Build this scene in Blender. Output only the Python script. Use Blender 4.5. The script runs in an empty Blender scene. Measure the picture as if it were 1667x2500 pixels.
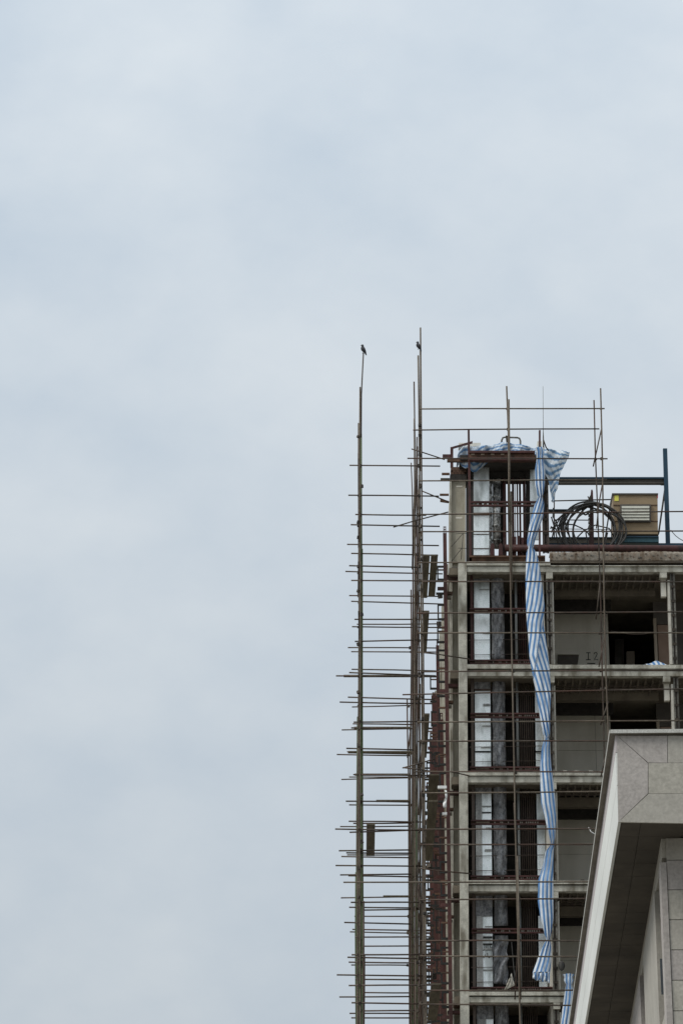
import bpy, math, random
from mathutils import Vector, Matrix
random.seed(7)
C = bpy.context.scene.collection
SC = bpy.context.scene

# ------------------------------------------------------------------ camera
F = 7800.0; PX, PY = 877.0, 100.0; PITCH = math.radians(26.565)
cs, sn = math.cos(PITCH), math.sin(PITCH)
CAMZ = 1.6
cd = bpy.data.cameras.new("camera"); cam = bpy.data.objects.new("camera", cd); C.objects.link(cam)
cam.location = (0, 0, CAMZ); cam.rotation_euler = (math.radians(90) + PITCH, 0, 0)
cd.sensor_fit = 'VERTICAL'; cd.sensor_height = 36.0; cd.sensor_width = 24.0
cd.lens = F / 2500 * 36
cd.shift_x = -(PX - 833.5) / 2500; cd.shift_y = -(1250 - PY) / 2500
cd.clip_start = 0.5; cd.clip_end = 6000
SC.camera = cam

# ------------------------------------------------------------------ world
SUN_EL, SUN_AZ = math.radians(45), math.radians(-118)     # azimuth from +Y towards +X
w = bpy.data.worlds.new("World"); SC.world = w; w.use_nodes = True
nt = w.node_tree; nt.nodes.clear()
N = nt.nodes.new; Lk = nt.links.new
out = N('ShaderNodeOutputWorld'); bg = N('ShaderNodeBackground'); bg.inputs[1].default_value = 0.0707
sky = N('ShaderNodeTexSky'); sky.sky_type = 'NISHITA'; sky.sun_disc = False
sky.sun_elevation = SUN_EL; sky.sun_rotation = SUN_AZ
tc = N('ShaderNodeTexCoord')
mp = N('ShaderNodeMapping'); mp.inputs['Scale'].default_value = (1, 1, 1.5); mp.inputs['Location'].default_value = (0.35, 0, .1)
mp.inputs['Rotation'].default_value = (0, math.radians(-24), 0)
n1 = N('ShaderNodeTexNoise'); n1.inputs['Scale'].default_value = 9; n1.inputs['Detail'].default_value = 3; n1.inputs['Roughness'].default_value = .45
n2 = N('ShaderNodeTexNoise'); n2.inputs['Scale'].default_value = 26; n2.inputs['Detail'].default_value = 7; n2.inputs['Roughness'].default_value = .55
Lk(tc.outputs['Generated'], mp.inputs[0]); Lk(mp.outputs[0], n1.inputs[0]); Lk(mp.outputs[0], n2.inputs[0])
mixn = N('ShaderNodeMix'); mixn.data_type = 'FLOAT'; mixn.inputs[0].default_value = .36
Lk(n1.outputs[0], mixn.inputs[2]); Lk(n2.outputs[0], mixn.inputs[3])
cr = N('ShaderNodeValToRGB'); e = cr.color_ramp.elements
e[0].position = .29; e[0].color = (.450, .522, .596, 1); e[1].position = .68; e[1].color = (.598, .645, .682, 1)
Lk(mixn.outputs[0], cr.inputs[0])
sep = N('ShaderNodeSeparateXYZ'); Lk(tc.outputs['Generated'], sep.inputs[0])
gm = N('ShaderNodeMath'); gm.operation = 'MULTIPLY_ADD'; gm.inputs[1].default_value = 9.5; gm.inputs[2].default_value = 8.6
mx = N('ShaderNodeMath'); mx.operation = 'MAXIMUM'; mx.inputs[1].default_value = 0
Lk(sep.outputs[2], mx.inputs[0]); Lk(mx.outputs[0], gm.inputs[0])
vm = N('ShaderNodeVectorMath'); vm.operation = 'SCALE'
Lk(cr.outputs[0], vm.inputs[0]); Lk(gm.outputs[0], vm.inputs['Scale'])
mc = N('ShaderNodeMix'); mc.data_type = 'RGBA'; mc.inputs[0].default_value = .94
Lk(sky.outputs[0], mc.inputs[6]); Lk(vm.outputs[0], mc.inputs[7])
Lk(mc.outputs[2], bg.inputs[0]); Lk(bg.outputs[0], out.inputs[0])

sl = bpy.data.lights.new("sun", 'SUN'); sl.energy = 1.5; sl.angle = math.radians(25); sl.color = (1, .97, .92)
so = bpy.data.objects.new("sun", sl); C.objects.link(so)
sd = Vector((math.sin(SUN_AZ) * math.cos(SUN_EL), math.cos(SUN_AZ) * math.cos(SUN_EL), math.sin(SUN_EL)))
so.rotation_euler = sd.to_track_quat('Z', 'Y').to_euler(); so.location = (-60, 60, 90)
SC.view_settings.view_transform = 'Standard'; SC.view_settings.look = 'None'
SC.view_settings.exposure = 0.5; SC.view_settings.gamma = 1; SC.view_settings.use_curve_mapping = False
SC.cycles.max_bounces = 6; SC.cycles.use_denoising = True

# ------------------------------------------------------------------ helpers
def P(x, y, Y):
    u = (x - PX) / F; v = -(y - PY) / F
    dy = cs - sn * v; dz = sn + cs * v
    t = Y / dy
    return Vector((u * t, Y, CAMZ + dz * t))
def Zp(y, Y): return P(PX, y, Y).z
def Yfor(z, y):
    v = -(y - PY) / F
    return (z - CAMZ) * (cs - sn * v) / (sn + cs * v)
def lean(x, y): return x + (y - 1500) * (x - 1030) * 5.5e-5

def make(name, verts, faces, mat, parent=None, uvs=None, smooth=False):
    vs = [Vector(v) for v in verts]
    c = sum(vs, Vector()) / len(vs)
    me = bpy.data.meshes.new(name)
    me.from_pydata([tuple(v - c) for v in vs], [], faces)
    if uvs:
        ul = me.uv_layers.new(name="UVMap")
        for lp in me.loops: ul.data[lp.index].uv = uvs[lp.vertex_index]
    if smooth:
        for p in me.polygons: p.use_smooth = True
    me.validate(); me.update()
    if mat: me.materials.append(mat)
    o = bpy.data.objects.new(name, me); C.objects.link(o); o.location = c
    if parent: attach(o, parent)
    return o
def attach(o, p):
    o.parent = p
    par = p; M = Matrix.Identity(4)
    chain = []
    while par is not None: chain.append(par); par = par.parent
    for q in reversed(chain):
        M = M @ q.matrix_parent_inverse @ q.matrix_basis if q.parent else q.matrix_basis.copy()
    o.matrix_parent_inverse = M.inverted()
def tag(o, label, cat, group=None):
    o['label'] = label; o['category'] = cat
    if group: o['group'] = group
    return o
def thing(name, label, cat, loc, group=None):
    o = bpy.data.objects.new(name, None); C.objects.link(o); o.location = loc; o.empty_display_size = .3
    return tag(o, label, cat, group)
BF = [(0,3,2,1),(4,5,6,7),(0,1,5,4),(1,2,6,5),(2,3,7,6),(3,0,4,7)]
def box(name, a, b, mat, parent=None):
    x0,x1 = sorted((a[0],b[0])); y0,y1 = sorted((a[1],b[1])); z0,z1 = sorted((a[2],b[2]))
    return make(name, [(x0,y0,z0),(x1,y0,z0),(x1,y1,z0),(x0,y1,z0),(x0,y0,z1),(x1,y0,z1),(x1,y1,z1),(x0,y1,z1)], BF, mat, parent)
def prism(name, pts, ext, mat, parent=None):
    n = len(pts); e = Vector(ext); a = [Vector(p) for p in pts]; b = [p + e for p in a]
    f = [tuple(range(n)), tuple(range(2*n-1, n-1, -1))] + [(i, i+n, (i+1) % n + n, (i+1) % n) for i in range(n)]
    return make(name, a + b, f, mat, parent)
def Q(name, x0, x1, y0, y1, Y, dep, mat, parent=None, ln=False):
    g = lean if ln else (lambda x, y: x)
    pts = [P(g(x0,y1),y1,Y), P(g(x1,y1),y1,Y), P(g(x1,y0),y0,Y), P(g(x0,y0),y0,Y)]
    return prism(name, pts, (0, dep, 0), mat, parent)
def loft(path, radii, n=8, flat=(1,1), cap=True):
    """rings along a path"""
    vs, fs, uv = [], [], []
    m = len(path)
    path = [Vector(p) for p in path]
    up0 = None
    for i, p in enumerate(path):
        t = (path[min(i+1,m-1)] - path[max(i-1,0)]).normalized()
        ref = Vector((0,1,0)) if abs(t.y) < .9 else Vector((1,0,0))
        s = t.cross(ref).normalized(); u = s.cross(t).normalized()
        for k in range(n):
            a = 2*math.pi*k/n
            vs.append(p + (s*math.cos(a)*flat[0] + u*math.sin(a)*flat[1]) * radii[i]); uv.append((k/n, i/m))
    for i in range(m-1):
        for k in range(n):
            fs.append((i*n+k, i*n+(k+1)%n, (i+1)*n+(k+1)%n, (i+1)*n+k))
    if cap:
        fs.append(tuple(range(n-1,-1,-1))); fs.append(tuple((m-1)*n+k for k in range(n)))
    return vs, fs, uv
def tube(name, path, r, mat, parent=None, n=8):
    rr = r if isinstance(r, (list, tuple)) else [r]*len(path)
    v, f, _ = loft(path, rr, n)
    return make(name, v, f, mat, parent, smooth=True)
def ptube(name, pp, Y, r, mat, parent=None, n=8):
    return tube(name, [P(x, y, Y) for x, y in pp], r, mat, parent, n)
def grid(name, rows, mat, parent=None, uvf=None, thick=.012, closed=False):
    nr, ncol = len(rows), len(rows[0])
    vs = [v for r in rows for v in r]; fs = []; uv = []
    for i in range(nr):
        for j in range(ncol): uv.append(uvf(i/(nr-1), j/(ncol-1)) if uvf else (j/(ncol-1), i/(nr-1)))
    for i in range(nr-1):
        for j in range(ncol-1): fs.append((i*ncol+j, i*ncol+j+1, (i+1)*ncol+j+1, (i+1)*ncol+j))
    o = make(name, vs, fs, mat, parent, uv, True)
    m = o.modifiers.new("thick", 'SOLIDIFY'); m.thickness = thick
    return o

# ------------------------------------------------------------------ materials
WARM = ('concrete','concrete_side','plaster_light','granite','granite_warm','granite_mauve','pale_stone','slab_under','soffit_slab')
def mat(name, col, col2=None, rough=.8, metal=0, scale=6, fac=(.35,.65), stretch=(1,1,1), bump=.0, bscale=30, fine=.25, fscale=60, dark=None, dscale=1.2, spec=.3):
    if name in WARM:
        wf = (1.01, .985, .94)
        col = tuple(c*f for c, f in zip(col, wf)); col2 = tuple(c*f for c, f in zip(col2, wf)) if col2 else None
        dark = tuple(c*f for c, f in zip(dark, wf)) if dark else None
    m = bpy.data.materials.new(name); m.use_nodes = True
    t = m.node_tree; b = t.nodes['Principled BSDF']; n = t.nodes.new; l = t.links.new
    b.inputs['Roughness'].default_value = rough; b.inputs['Metallic'].default_value = metal
    b.inputs['Specular IOR Level'].default_value = spec
    g = n('ShaderNodeNewGeometry'); mp = n('ShaderNodeMapping'); mp.inputs['Scale'].default_value = stretch
    l(g.outputs['Position'], mp.inputs[0])
    a = n('ShaderNodeTexNoise'); a.inputs['Scale'].default_value = scale; a.inputs['Detail'].default_value = 5; a.inputs['Roughness'].default_value = .6
    l(mp.outputs[0], a.inputs[0])
    r = n('ShaderNodeValToRGB'); r.color_ramp.elements[0].position = fac[0]; r.color_ramp.elements[1].position = fac[1]
    r.color_ramp.elements[0].color = (*col, 1); r.color_ramp.elements[1].color = (*(col2 or [c*1.25 for c in col]), 1)
    l(a.outputs[0], r.inputs[0]); cur = r.outputs[0]
    f = n('ShaderNodeTexNoise'); f.inputs['Scale'].default_value = fscale; f.inputs['Detail'].default_value = 3
    l(g.outputs['Position'], f.inputs[0])
    mr = n('ShaderNodeMapRange'); mr.inputs[1].default_value = .3; mr.inputs[2].default_value = .7; mr.inputs[3].default_value = 1-fine; mr.inputs[4].default_value = 1+fine
    l(f.outputs[0], mr.inputs[0])
    v = n('ShaderNodeVectorMath'); v.operation = 'SCALE'; l(cur, v.inputs[0]); l(mr.outputs[0], v.inputs['Scale']); cur = v.outputs[0]
    if dark:
        d = n('ShaderNodeTexNoise'); d.inputs['Scale'].default_value = dscale; d.inputs['Detail'].default_value = 6
        mp2 = n('ShaderNodeMapping'); mp2.inputs['Scale'].default_value = (1.6, 1.6, .5); l(g.outputs['Position'], mp2.inputs[0]); l(mp2.outputs[0], d.inputs[0])
        rr = n('ShaderNodeValToRGB'); rr.color_ramp.elements[0].position = .48; rr.color_ramp.elements[1].position = .68
        l(d.outputs[0], rr.inputs[0])
        mm = n('ShaderNodeMix'); mm.data_type = 'RGBA'; l(rr.outputs[0], mm.inputs[0]); l(cur, mm.inputs[6]); mm.inputs[7].default_value = (*dark, 1); cur = mm.outputs[2]
    l(cur, b.inputs['Base Color'])
    if bump:
        q = n('ShaderNodeTexNoise'); q.inputs['Scale'].default_value = bscale; q.inputs['Detail'].default_value = 4; l(g.outputs['Position'], q.inputs[0])
        bb = n('ShaderNodeBump'); bb.inputs['Strength'].default_value = bump; bb.inputs['Distance'].default_value = .03
        l(q.outputs[0], bb.inputs['Height']); l(bb.outputs[0], b.inputs['Normal'])
    return m
M = {}
M['concrete'] = mat('concrete', (.36,.35,.305), (.55,.54,.48), .9, scale=3.2, bump=.4, dark=(.19,.175,.14), dscale=2.4)
M['concrete_side'] = mat('concrete_side', (.36,.335,.27), (.46,.43,.355), .9, scale=1.5, stretch=(1,1,.25), bump=.3, dark=(.24,.22,.17), dscale=1.5)
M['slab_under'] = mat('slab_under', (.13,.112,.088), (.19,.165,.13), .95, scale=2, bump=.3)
M['plaster'] = mat('plaster', (.68,.645,.56), (.78,.74,.65), .9, scale=1.2, dark=(.60,.565,.48), dscale=.9, fine=.12)
M['plaster_light'] = mat('plaster_light', (.48,.46,.41), (.60,.58,.53), .85, scale=4)
M['rubble'] = mat('rubble', (.20,.155,.115), (.29,.26,.215), .95, scale=5, bump=.35, bscale=30, fine=.3, fscale=35, dark=(.13,.095,.065), dscale=4)
M['brick'] = mat('brick', (.09,.052,.037), (.14,.085,.06), .9, scale=5)
M['dark'] = mat('dark_board', (.03,.027,.024), (.05,.045,.04), .9)
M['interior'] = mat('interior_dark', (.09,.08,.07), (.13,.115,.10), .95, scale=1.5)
M['terracotta'] = mat('brown_door', (.30,.205,.155), (.36,.25,.19), .8, scale=2, fine=.1)
M['timber'] = mat('pale_timber', (.34,.28,.21), (.45,.38,.30), .8, scale=3, stretch=(1,1,.2))
M['red'] = mat('red_primer', (.064,.026,.023), (.095,.038,.033), .6, scale=7, fine=.2, dark=(.045,.026,.022), dscale=2.5)
M['rust'] = mat('rust_steel', (.095,.052,.034), (.15,.085,.055), .8, scale=6, dark=(.05,.034,.025), dscale=2.5)
M['tube'] = mat('rusty_tube', (.045,.034,.026), (.095,.075,.057), .55, metal=.3, scale=3.0, stretch=(1,1,.6), fine=.3, fscale=25, dark=(.085,.045,.032), dscale=.8)
M['tube_green'] = mat('green_tube', (.050,.070,.030), (.095,.118,.055), .6, metal=.2, scale=2.2, stretch=(1,1,.5), dark=(.035,.080,.030), dscale=.7)
M['tube_brown'] = mat('brown_tube', (.078,.058,.042), (.14,.115,.085), .6, metal=.2, scale=2.2, stretch=(1,1,.4), fine=.3, fscale=20)
M['coupler'] = mat('coupler_steel', (.03,.026,.022), (.07,.055,.04), .6, metal=.4)
M['board'] = mat('scaffold_timber', (.085,.072,.050), (.14,.12,.085), .9, scale=4, stretch=(3,.3,1))
M['silver'] = mat('silver_facing', (.80,.84,.81), (.95,.98,.95), .42, metal=.9, scale=5, stretch=(1.5,1,.5), fine=.18, fscale=35, bump=.1, bscale=5, dark=(.40,.415,.39), dscale=1.5, fac=(.3,.5))
M['dull_grey'] = mat('dull_grey', (.26,.26,.25), (.42,.42,.40), .5, metal=.3, scale=4, stretch=(1.5,1,.4), fine=.25, fscale=30, spec=.5)
M['silver_dirty'] = mat('mottled_silver', (.10,.095,.085), (.60,.60,.58), .4, metal=.7, scale=7, fac=(.42,.62), fine=.4, fscale=30)
M['wrap'] = mat('grey_wrap', (.09,.09,.096), (.36,.36,.365), .35, scale=7, stretch=(1.4,1,.6), bump=1, bscale=9, fine=.35, fscale=22, spec=.6)
M['pipe'] = mat('dull_brown_pipe', (.075,.056,.046), (.13,.10,.082), .6, scale=4, stretch=(1,1,.3))
M['glassy'] = mat('pale_pipe', (.24,.25,.245), (.34,.35,.34), .35, scale=4, stretch=(1,1,.3), spec=.6)
M['lattice'] = mat('cement_stained_steel', (.10,.094,.078), (.19,.18,.155), .85, scale=5, fine=.4, fscale=30, dark=(.06,.055,.045), dscale=4)
M['navy'] = mat('navy_steel', (.016,.045,.070), (.022,.056,.088), .5, scale=4, fine=.1)
M['navy_brown'] = mat('navy_dusty', (.06,.055,.045), (.09,.08,.065), .7, scale=3)
M['tan'] = mat('tan_cabinet', (.25,.180,.105), (.29,.215,.13), .6, scale=2, fine=.06)
M['louvre'] = mat('cream_louvre', (.42,.41,.34), (.50,.49,.42), .5, fine=.06)
M['teal'] = mat('teal_base', (.025,.07,.085), (.035,.09,.11), .5)
M['yellow'] = mat('yellow_label', (.72,.68,.12), (.78,.74,.18), .6, fine=.05)
M['redspot'] = mat('red_trim', (.40,.04,.04), (.45,.05,.05), .6)
M['cable'] = mat('black_cable', (.035,.033,.030), (.06,.056,.05), .55, scale=5)
M['black'] = mat('black_paint', (.02,.02,.018), (.03,.03,.028), .7)
M['white'] = mat('white_plastic', (.75,.75,.72), (.85,.85,.83), .6)
M['stone'] = mat('granite', (.325,.31,.28), (.40,.385,.35), .8, scale=1.2, fine=.09, fscale=22, bump=.15)
M['stone_b'] = mat('granite_warm', (.335,.32,.283), (.395,.38,.34), .8, scale=1.5, fine=.14, fscale=22, bump=.15)
M['stone_c'] = mat('granite_mauve', (.335,.312,.298), (.39,.365,.35), .8, scale=1.0, fine=.14, fscale=22, bump=.15)
M['stone_white'] = mat('pale_stone', (.60,.62,.61), (.68,.70,.69), .7, scale=1.0, fine=.05, stretch=(1,.2,1))
M['stone_pink'] = mat('pinkish_stone', (.40,.36,.35), (.46,.42,.41), .8, scale=1.0, fine=.1)
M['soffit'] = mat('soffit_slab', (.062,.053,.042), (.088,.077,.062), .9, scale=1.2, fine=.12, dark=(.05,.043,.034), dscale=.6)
M['joint'] = mat('joint_mortar', (.22,.21,.19), (.25,.24,.21), .9)
M['cap'] = mat('cap_stone', (.14,.125,.10), (.20,.18,.15), .85, scale=2)
M['cap_top'] = mat('cap_edge', (.42,.41,.37), (.50,.49,.45), .8, scale=2)
M['glass'] = mat('dark_glass', (.02,.024,.026), (.03,.034,.036), .12, spec=.6)
M['feather'] = mat('dark_feathers', (.016,.017,.020), (.035,.036,.042), .6, scale=25)
M['beak'] = mat('horn', (.05,.045,.04), (.07,.06,.05), .5)
M['ground'] = mat('ground', (.20,.19,.165), (.27,.25,.22), .95, scale=.3)
M['asphalt'] = mat('asphalt', (.045,.045,.046), (.06,.06,.06), .9, scale=.6)
M['paving'] = mat('paving', (.22,.21,.195), (.28,.27,.25), .9, scale=.8)
M['paint'] = mat('road_paint', (.75,.75,.72), (.8,.8,.78), .7)

def stripe_mat(name, nper=11, blue=(.105,.25,.50), white=(.72,.77,.81), soft=.10):
    m = bpy.data.materials.new(name); m.use_nodes = True
    t = m.node_tree; b = t.nodes['Principled BSDF']; n = t.nodes.new; l = t.links.new
    b.inputs['Roughness'].default_value = .5; b.inputs['Specular IOR Level'].default_value = .4
    uv = n('ShaderNodeUVMap'); uv.uv_map = "UVMap"; sp = n('ShaderNodeSeparateXYZ'); l(uv.outputs[0], sp.inputs[0])
    mu = n('ShaderNodeMath'); mu.operation = 'MULTIPLY'; mu.inputs[1].default_value = nper; l(sp.outputs[0], mu.inputs[0])
    fr = n('ShaderNodeMath'); fr.operation = 'FRACT'; l(mu.outputs[0], fr.inputs[0])
    r = n('ShaderNodeValToRGB'); els = r.color_ramp.elements
    els[0].position = 0; els[0].color = (*white, 1); els[1].position = 1; els[1].color = (*white, 1)
    for p, c in ((.46 - soft/2, white), (.46 + soft/2, blue), (.96 - soft/2, blue)):
        q = els.new(p); q.color = (*c, 1)
    l(fr.outputs[0], r.inputs[0])
    g = n('ShaderNodeNewGeometry'); a = n('ShaderNodeTexNoise'); a.inputs['Scale'].default_value = 5; a.inputs['Detail'].default_value = 5
    l(g.outputs['Position'], a.inputs[0])
    mr = n('ShaderNodeMapRange'); mr.inputs[1].default_value = .3; mr.inputs[2].default_value = .7; mr.inputs[3].default_value = .82; mr.inputs[4].default_value = 1.08
    l(a.outputs[0], mr.inputs[0])
    v = n('ShaderNodeVectorMath'); v.operation = 'SCALE'; l(r.outputs[0], v.inputs[0]); l(mr.outputs[0], v.inputs['Scale'])
    l(v.outputs[0], b.inputs['Base Color'])
    mpn = n('ShaderNodeMapping'); mpn.inputs['Scale'].default_value = (14, 14, 2.2); l(g.outputs['Position'], mpn.inputs[0])
    q2 = n('ShaderNodeTexNoise'); q2.inputs['Scale'].default_value = 1; q2.inputs['Detail'].default_value = 3; l(mpn.outputs[0], q2.inputs[0])
    bb = n('ShaderNodeBump'); bb.inputs['Strength'].default_value = .5; bb.inputs['Distance'].default_value = .05
    l(q2.outputs[0], bb.inputs['Height']); l(bb.outputs[0], b.inputs['Normal'])
    return m
M['stripe'] = stripe_mat('striped_tarp_cloth', 1, soft=.12)
M['stripe_h'] = stripe_mat('striped_tarp_wide', 8, (.13,.25,.40), (.62,.67,.70), soft=.2)
M['stripe_roof'] = stripe_mat('striped_tarp_roof', 5, (.10,.23,.43), (.58,.65,.71), soft=.3)

# ------------------------------------------------------------------ the ground
YF = 97.0
def sheet(name, x0, x1, y0, y1, z, m):
    o = make(name, [(x0,y0,z),(x1,y0,z),(x1,y1,z),(x0,y1,z)], [(0,1,2,3)], m); o['kind'] = 'structure'; return o
sheet('ground', -3000, 3000, -3000, 3000, 0, M['ground'])
sheet('road', -3000, 3000, 6, 16, .004, M['asphalt'])
pv = box('pavement', (-3000, 16, 0), (3000, 20, .13), M['paving']); pv['kind'] = 'structure'

# ------------------------------------------------------------------ unfinished building
fl = [(1396,1622),(1650,1883),(1910,2149),(2176,2421),(2447,2694)]
bcx = P(1300, 2000, YF).x
B = thing('unfinished_building', 'unfinished concrete building with open floors, bare columns and a red steel roof shaft', 'building', (bcx + 4, 108, 0))
XR = P(1667, 2000, YF).x + 9.0           # right end, out of frame
def xr(y): return PX + (XR) * F / (YF) * .0 + 1667 + 640
# beams and ledges
beams = [(1371,1380,1385,1396),(1622,1632,1640,1650),(1883,1893,1897,1910),(2149,2158,2163,2176),(2421,2430,2435,2447)]
for k, (a, b_, c_, d) in enumerate(beams):
    xl = 1139
    Q('floor_ledge', xl if k else 1139, 1345, a, b_, YF-.06, .5, M['concrete'], B, True)
    Q('floor_ledge', 1345.4, 2300, a + (9 if k == 0 else 1), b_ + (2 if k == 0 else 0), YF-.06, .5, M['concrete'], B, True)
    Q('floor_beam', xl, 2300, c_ - (1.2 if k else 2), d, YF, .28, M['concrete'], B, True)
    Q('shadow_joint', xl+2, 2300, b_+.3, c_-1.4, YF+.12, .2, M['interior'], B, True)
zf = []
for k, (a, b_, c_, d) in enumerate(beams):
    zt = Zp(a, YF) - .03; zb = Zp(d, YF) + .06
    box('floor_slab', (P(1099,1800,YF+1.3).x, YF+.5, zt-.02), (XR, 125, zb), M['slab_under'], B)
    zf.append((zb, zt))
pitch = 3.22
zl = zf[-1][0]
for i in range(1, 6):
    z0 = zl - pitch*i
    if z0 < .6: break
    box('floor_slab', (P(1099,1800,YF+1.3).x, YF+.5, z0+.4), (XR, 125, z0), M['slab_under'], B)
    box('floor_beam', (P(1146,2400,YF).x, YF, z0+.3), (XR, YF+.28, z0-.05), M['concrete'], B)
# columns on the front
def col(name, x0, x1, y0, Y, dep, m, parent=B, ybot=2600):
    a0, a1 = P(lean(x0,y0),y0,Y), P(lean(x1,y0),y0,Y)
    b0, b1 = P(lean(x0,ybot),ybot,Y), P(lean(x1,ybot),ybot,Y)
    t = b0.z / (a0.z - b0.z)
    g0 = b0 - (a0-b0)*t; g1 = b1 - (a1-b1)*t
    return prism(name, [g0, g1, a1, a0], (0, dep, 0), m, parent)
col('corner_column', 1119, 1139, 1374, YF-.03, .45, M['concrete'])
# setback pier beside the corner column, its pale arris and the long side wall
Q('tower_wall', 1100, 1136, 1172, 1374, 98.2, 2.8, M['concrete_side'], B)
Q('tower_arris', 1097, 1101.5, 1172, 1374, 98.1, .35, M['concrete'], B)
Q('tower_groove', 1113, 1128, 1186, 1189, 98.19, .05, M['plaster'], B)
Q('tower_groove', 1112, 1128, 1262, 1266, 98.19, .05, M['plaster'], B)
col('setback_pier', 1104.5, 1120, 1376, 98.3, 1.5, M['concrete_side'])
col('pale_arris', 1097.5, 1104, 1374, 98.1, .6, M['concrete'])
xs = P(1102, 1800, 98.2).x
box('side_wall', (xs+.02, 98.95, 0), (xs+.27, 125, Zp(1376, 98.6)), M['concrete_side'], B)
for d in (1.6, 3.4, 6.2, 9.4, 13, 17, 21):
    box('side_pilaster', (xs-.1, 98.2+d, 0), (xs+.01, 98.2+d+.5, Zp(1340, 98.2)), M['concrete'], B)
box('rear_wall', (xs, 125, 0), (XR, 125.3, zf[0][1]), M['concrete'], B)
box('right_wall', (XR+.002, YF, 0), (XR+.3, 125, zf[0][1]), M['concrete'], B)
# small brackets and hooks at each storey on the set-back pier
for y in (1384, 1650, 1912, 2174, 2448):
    Q('wall_hook', 1102, 1119.5, y, y+9, 97.9, .35, M['rust' if y > 1400 else 'cap'], B, True)
    Q('steel_bracket', 1089, 1119, y+19, y+26, 97.7, .25, M['red'], B, True)
    Q('steel_bracket', 1089, 1104, y+60, y+66, 97.7, .2, M['rust'], B, True)
    Q('steel_bracket', 1089, 1101, y+71, y+76, 97.7, .2, M['cap'], B, True)
# column stubs and laced steel columns
def laced(x0, x1, y0, y1, Y, parent, m='lattice', pitch=35):
    f = thing_part('laced_column', Y, x0, x1, y0, y1, parent)
    Q('steel_channel', x0, x0+(x1-x0)*.30, y0, y1, Y, .1, M[m], f, True)
    Q('steel_channel', x1-(x1-x0)*.34, x1, y0, y1, Y, .1, M[m], f, True)
    Q('steel_web', x0+(x1-x0)*.3, x1-(x1-x0)*.34, y0, y1, Y+.09, .03, M['interior'], f, True)
    Q('steel_rib', x0+(x1-x0)*.46, x0+(x1-x0)*.56, y0, y1, Y+.03, .05, M['pipe'], f, True)
    y = y0 + 28
    while y < y1-8:
        Q('batten_plate', x0+1.2, x1-1.2, y, y+6, Y-.02, .018, M['coupler'], f, True); y += pitch
def thing_part(name, Y, x0, x1, y0, y1, parent):
    return Q(name, (x0+x1)/2-.6, (x0+x1)/2+.6, y0, y1, Y+.125, .06, M['interior'], parent, True)
for k, (yb, yl) in enumerate(fl):
    Q('column_stub', 1334, 1350, yb-1, yb+16, YF+.01, .26, M['concrete'], B, True)
    laced(1334, 1347, yb+16, yl-1, YF+.12, B)
    Q('plaster_edge', 1348, 1351.5, yb+24, yl-1, YF+.2, .25, M['plaster_light'], B, True)
    Q('column_stub', 1612.5, 1630, yb-1, yb+14, YF+.01, .26, M['concrete'], B, True)
    Q('column_shaft', 1614.5, 1627, yb+14, yb+60, YF+.3, .2, M['plaster'], B, True)
    laced(1637, 1649, yb+5, yl-1, YF+.12, B)
    Q('plaster_edge', 1631, 1636.5, yb+20, yl-1, YF+.15, .3, M['plaster_light'], B, True)
    laced(1925, 1938, yb+5, yl-1, YF+.12, B)
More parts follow.
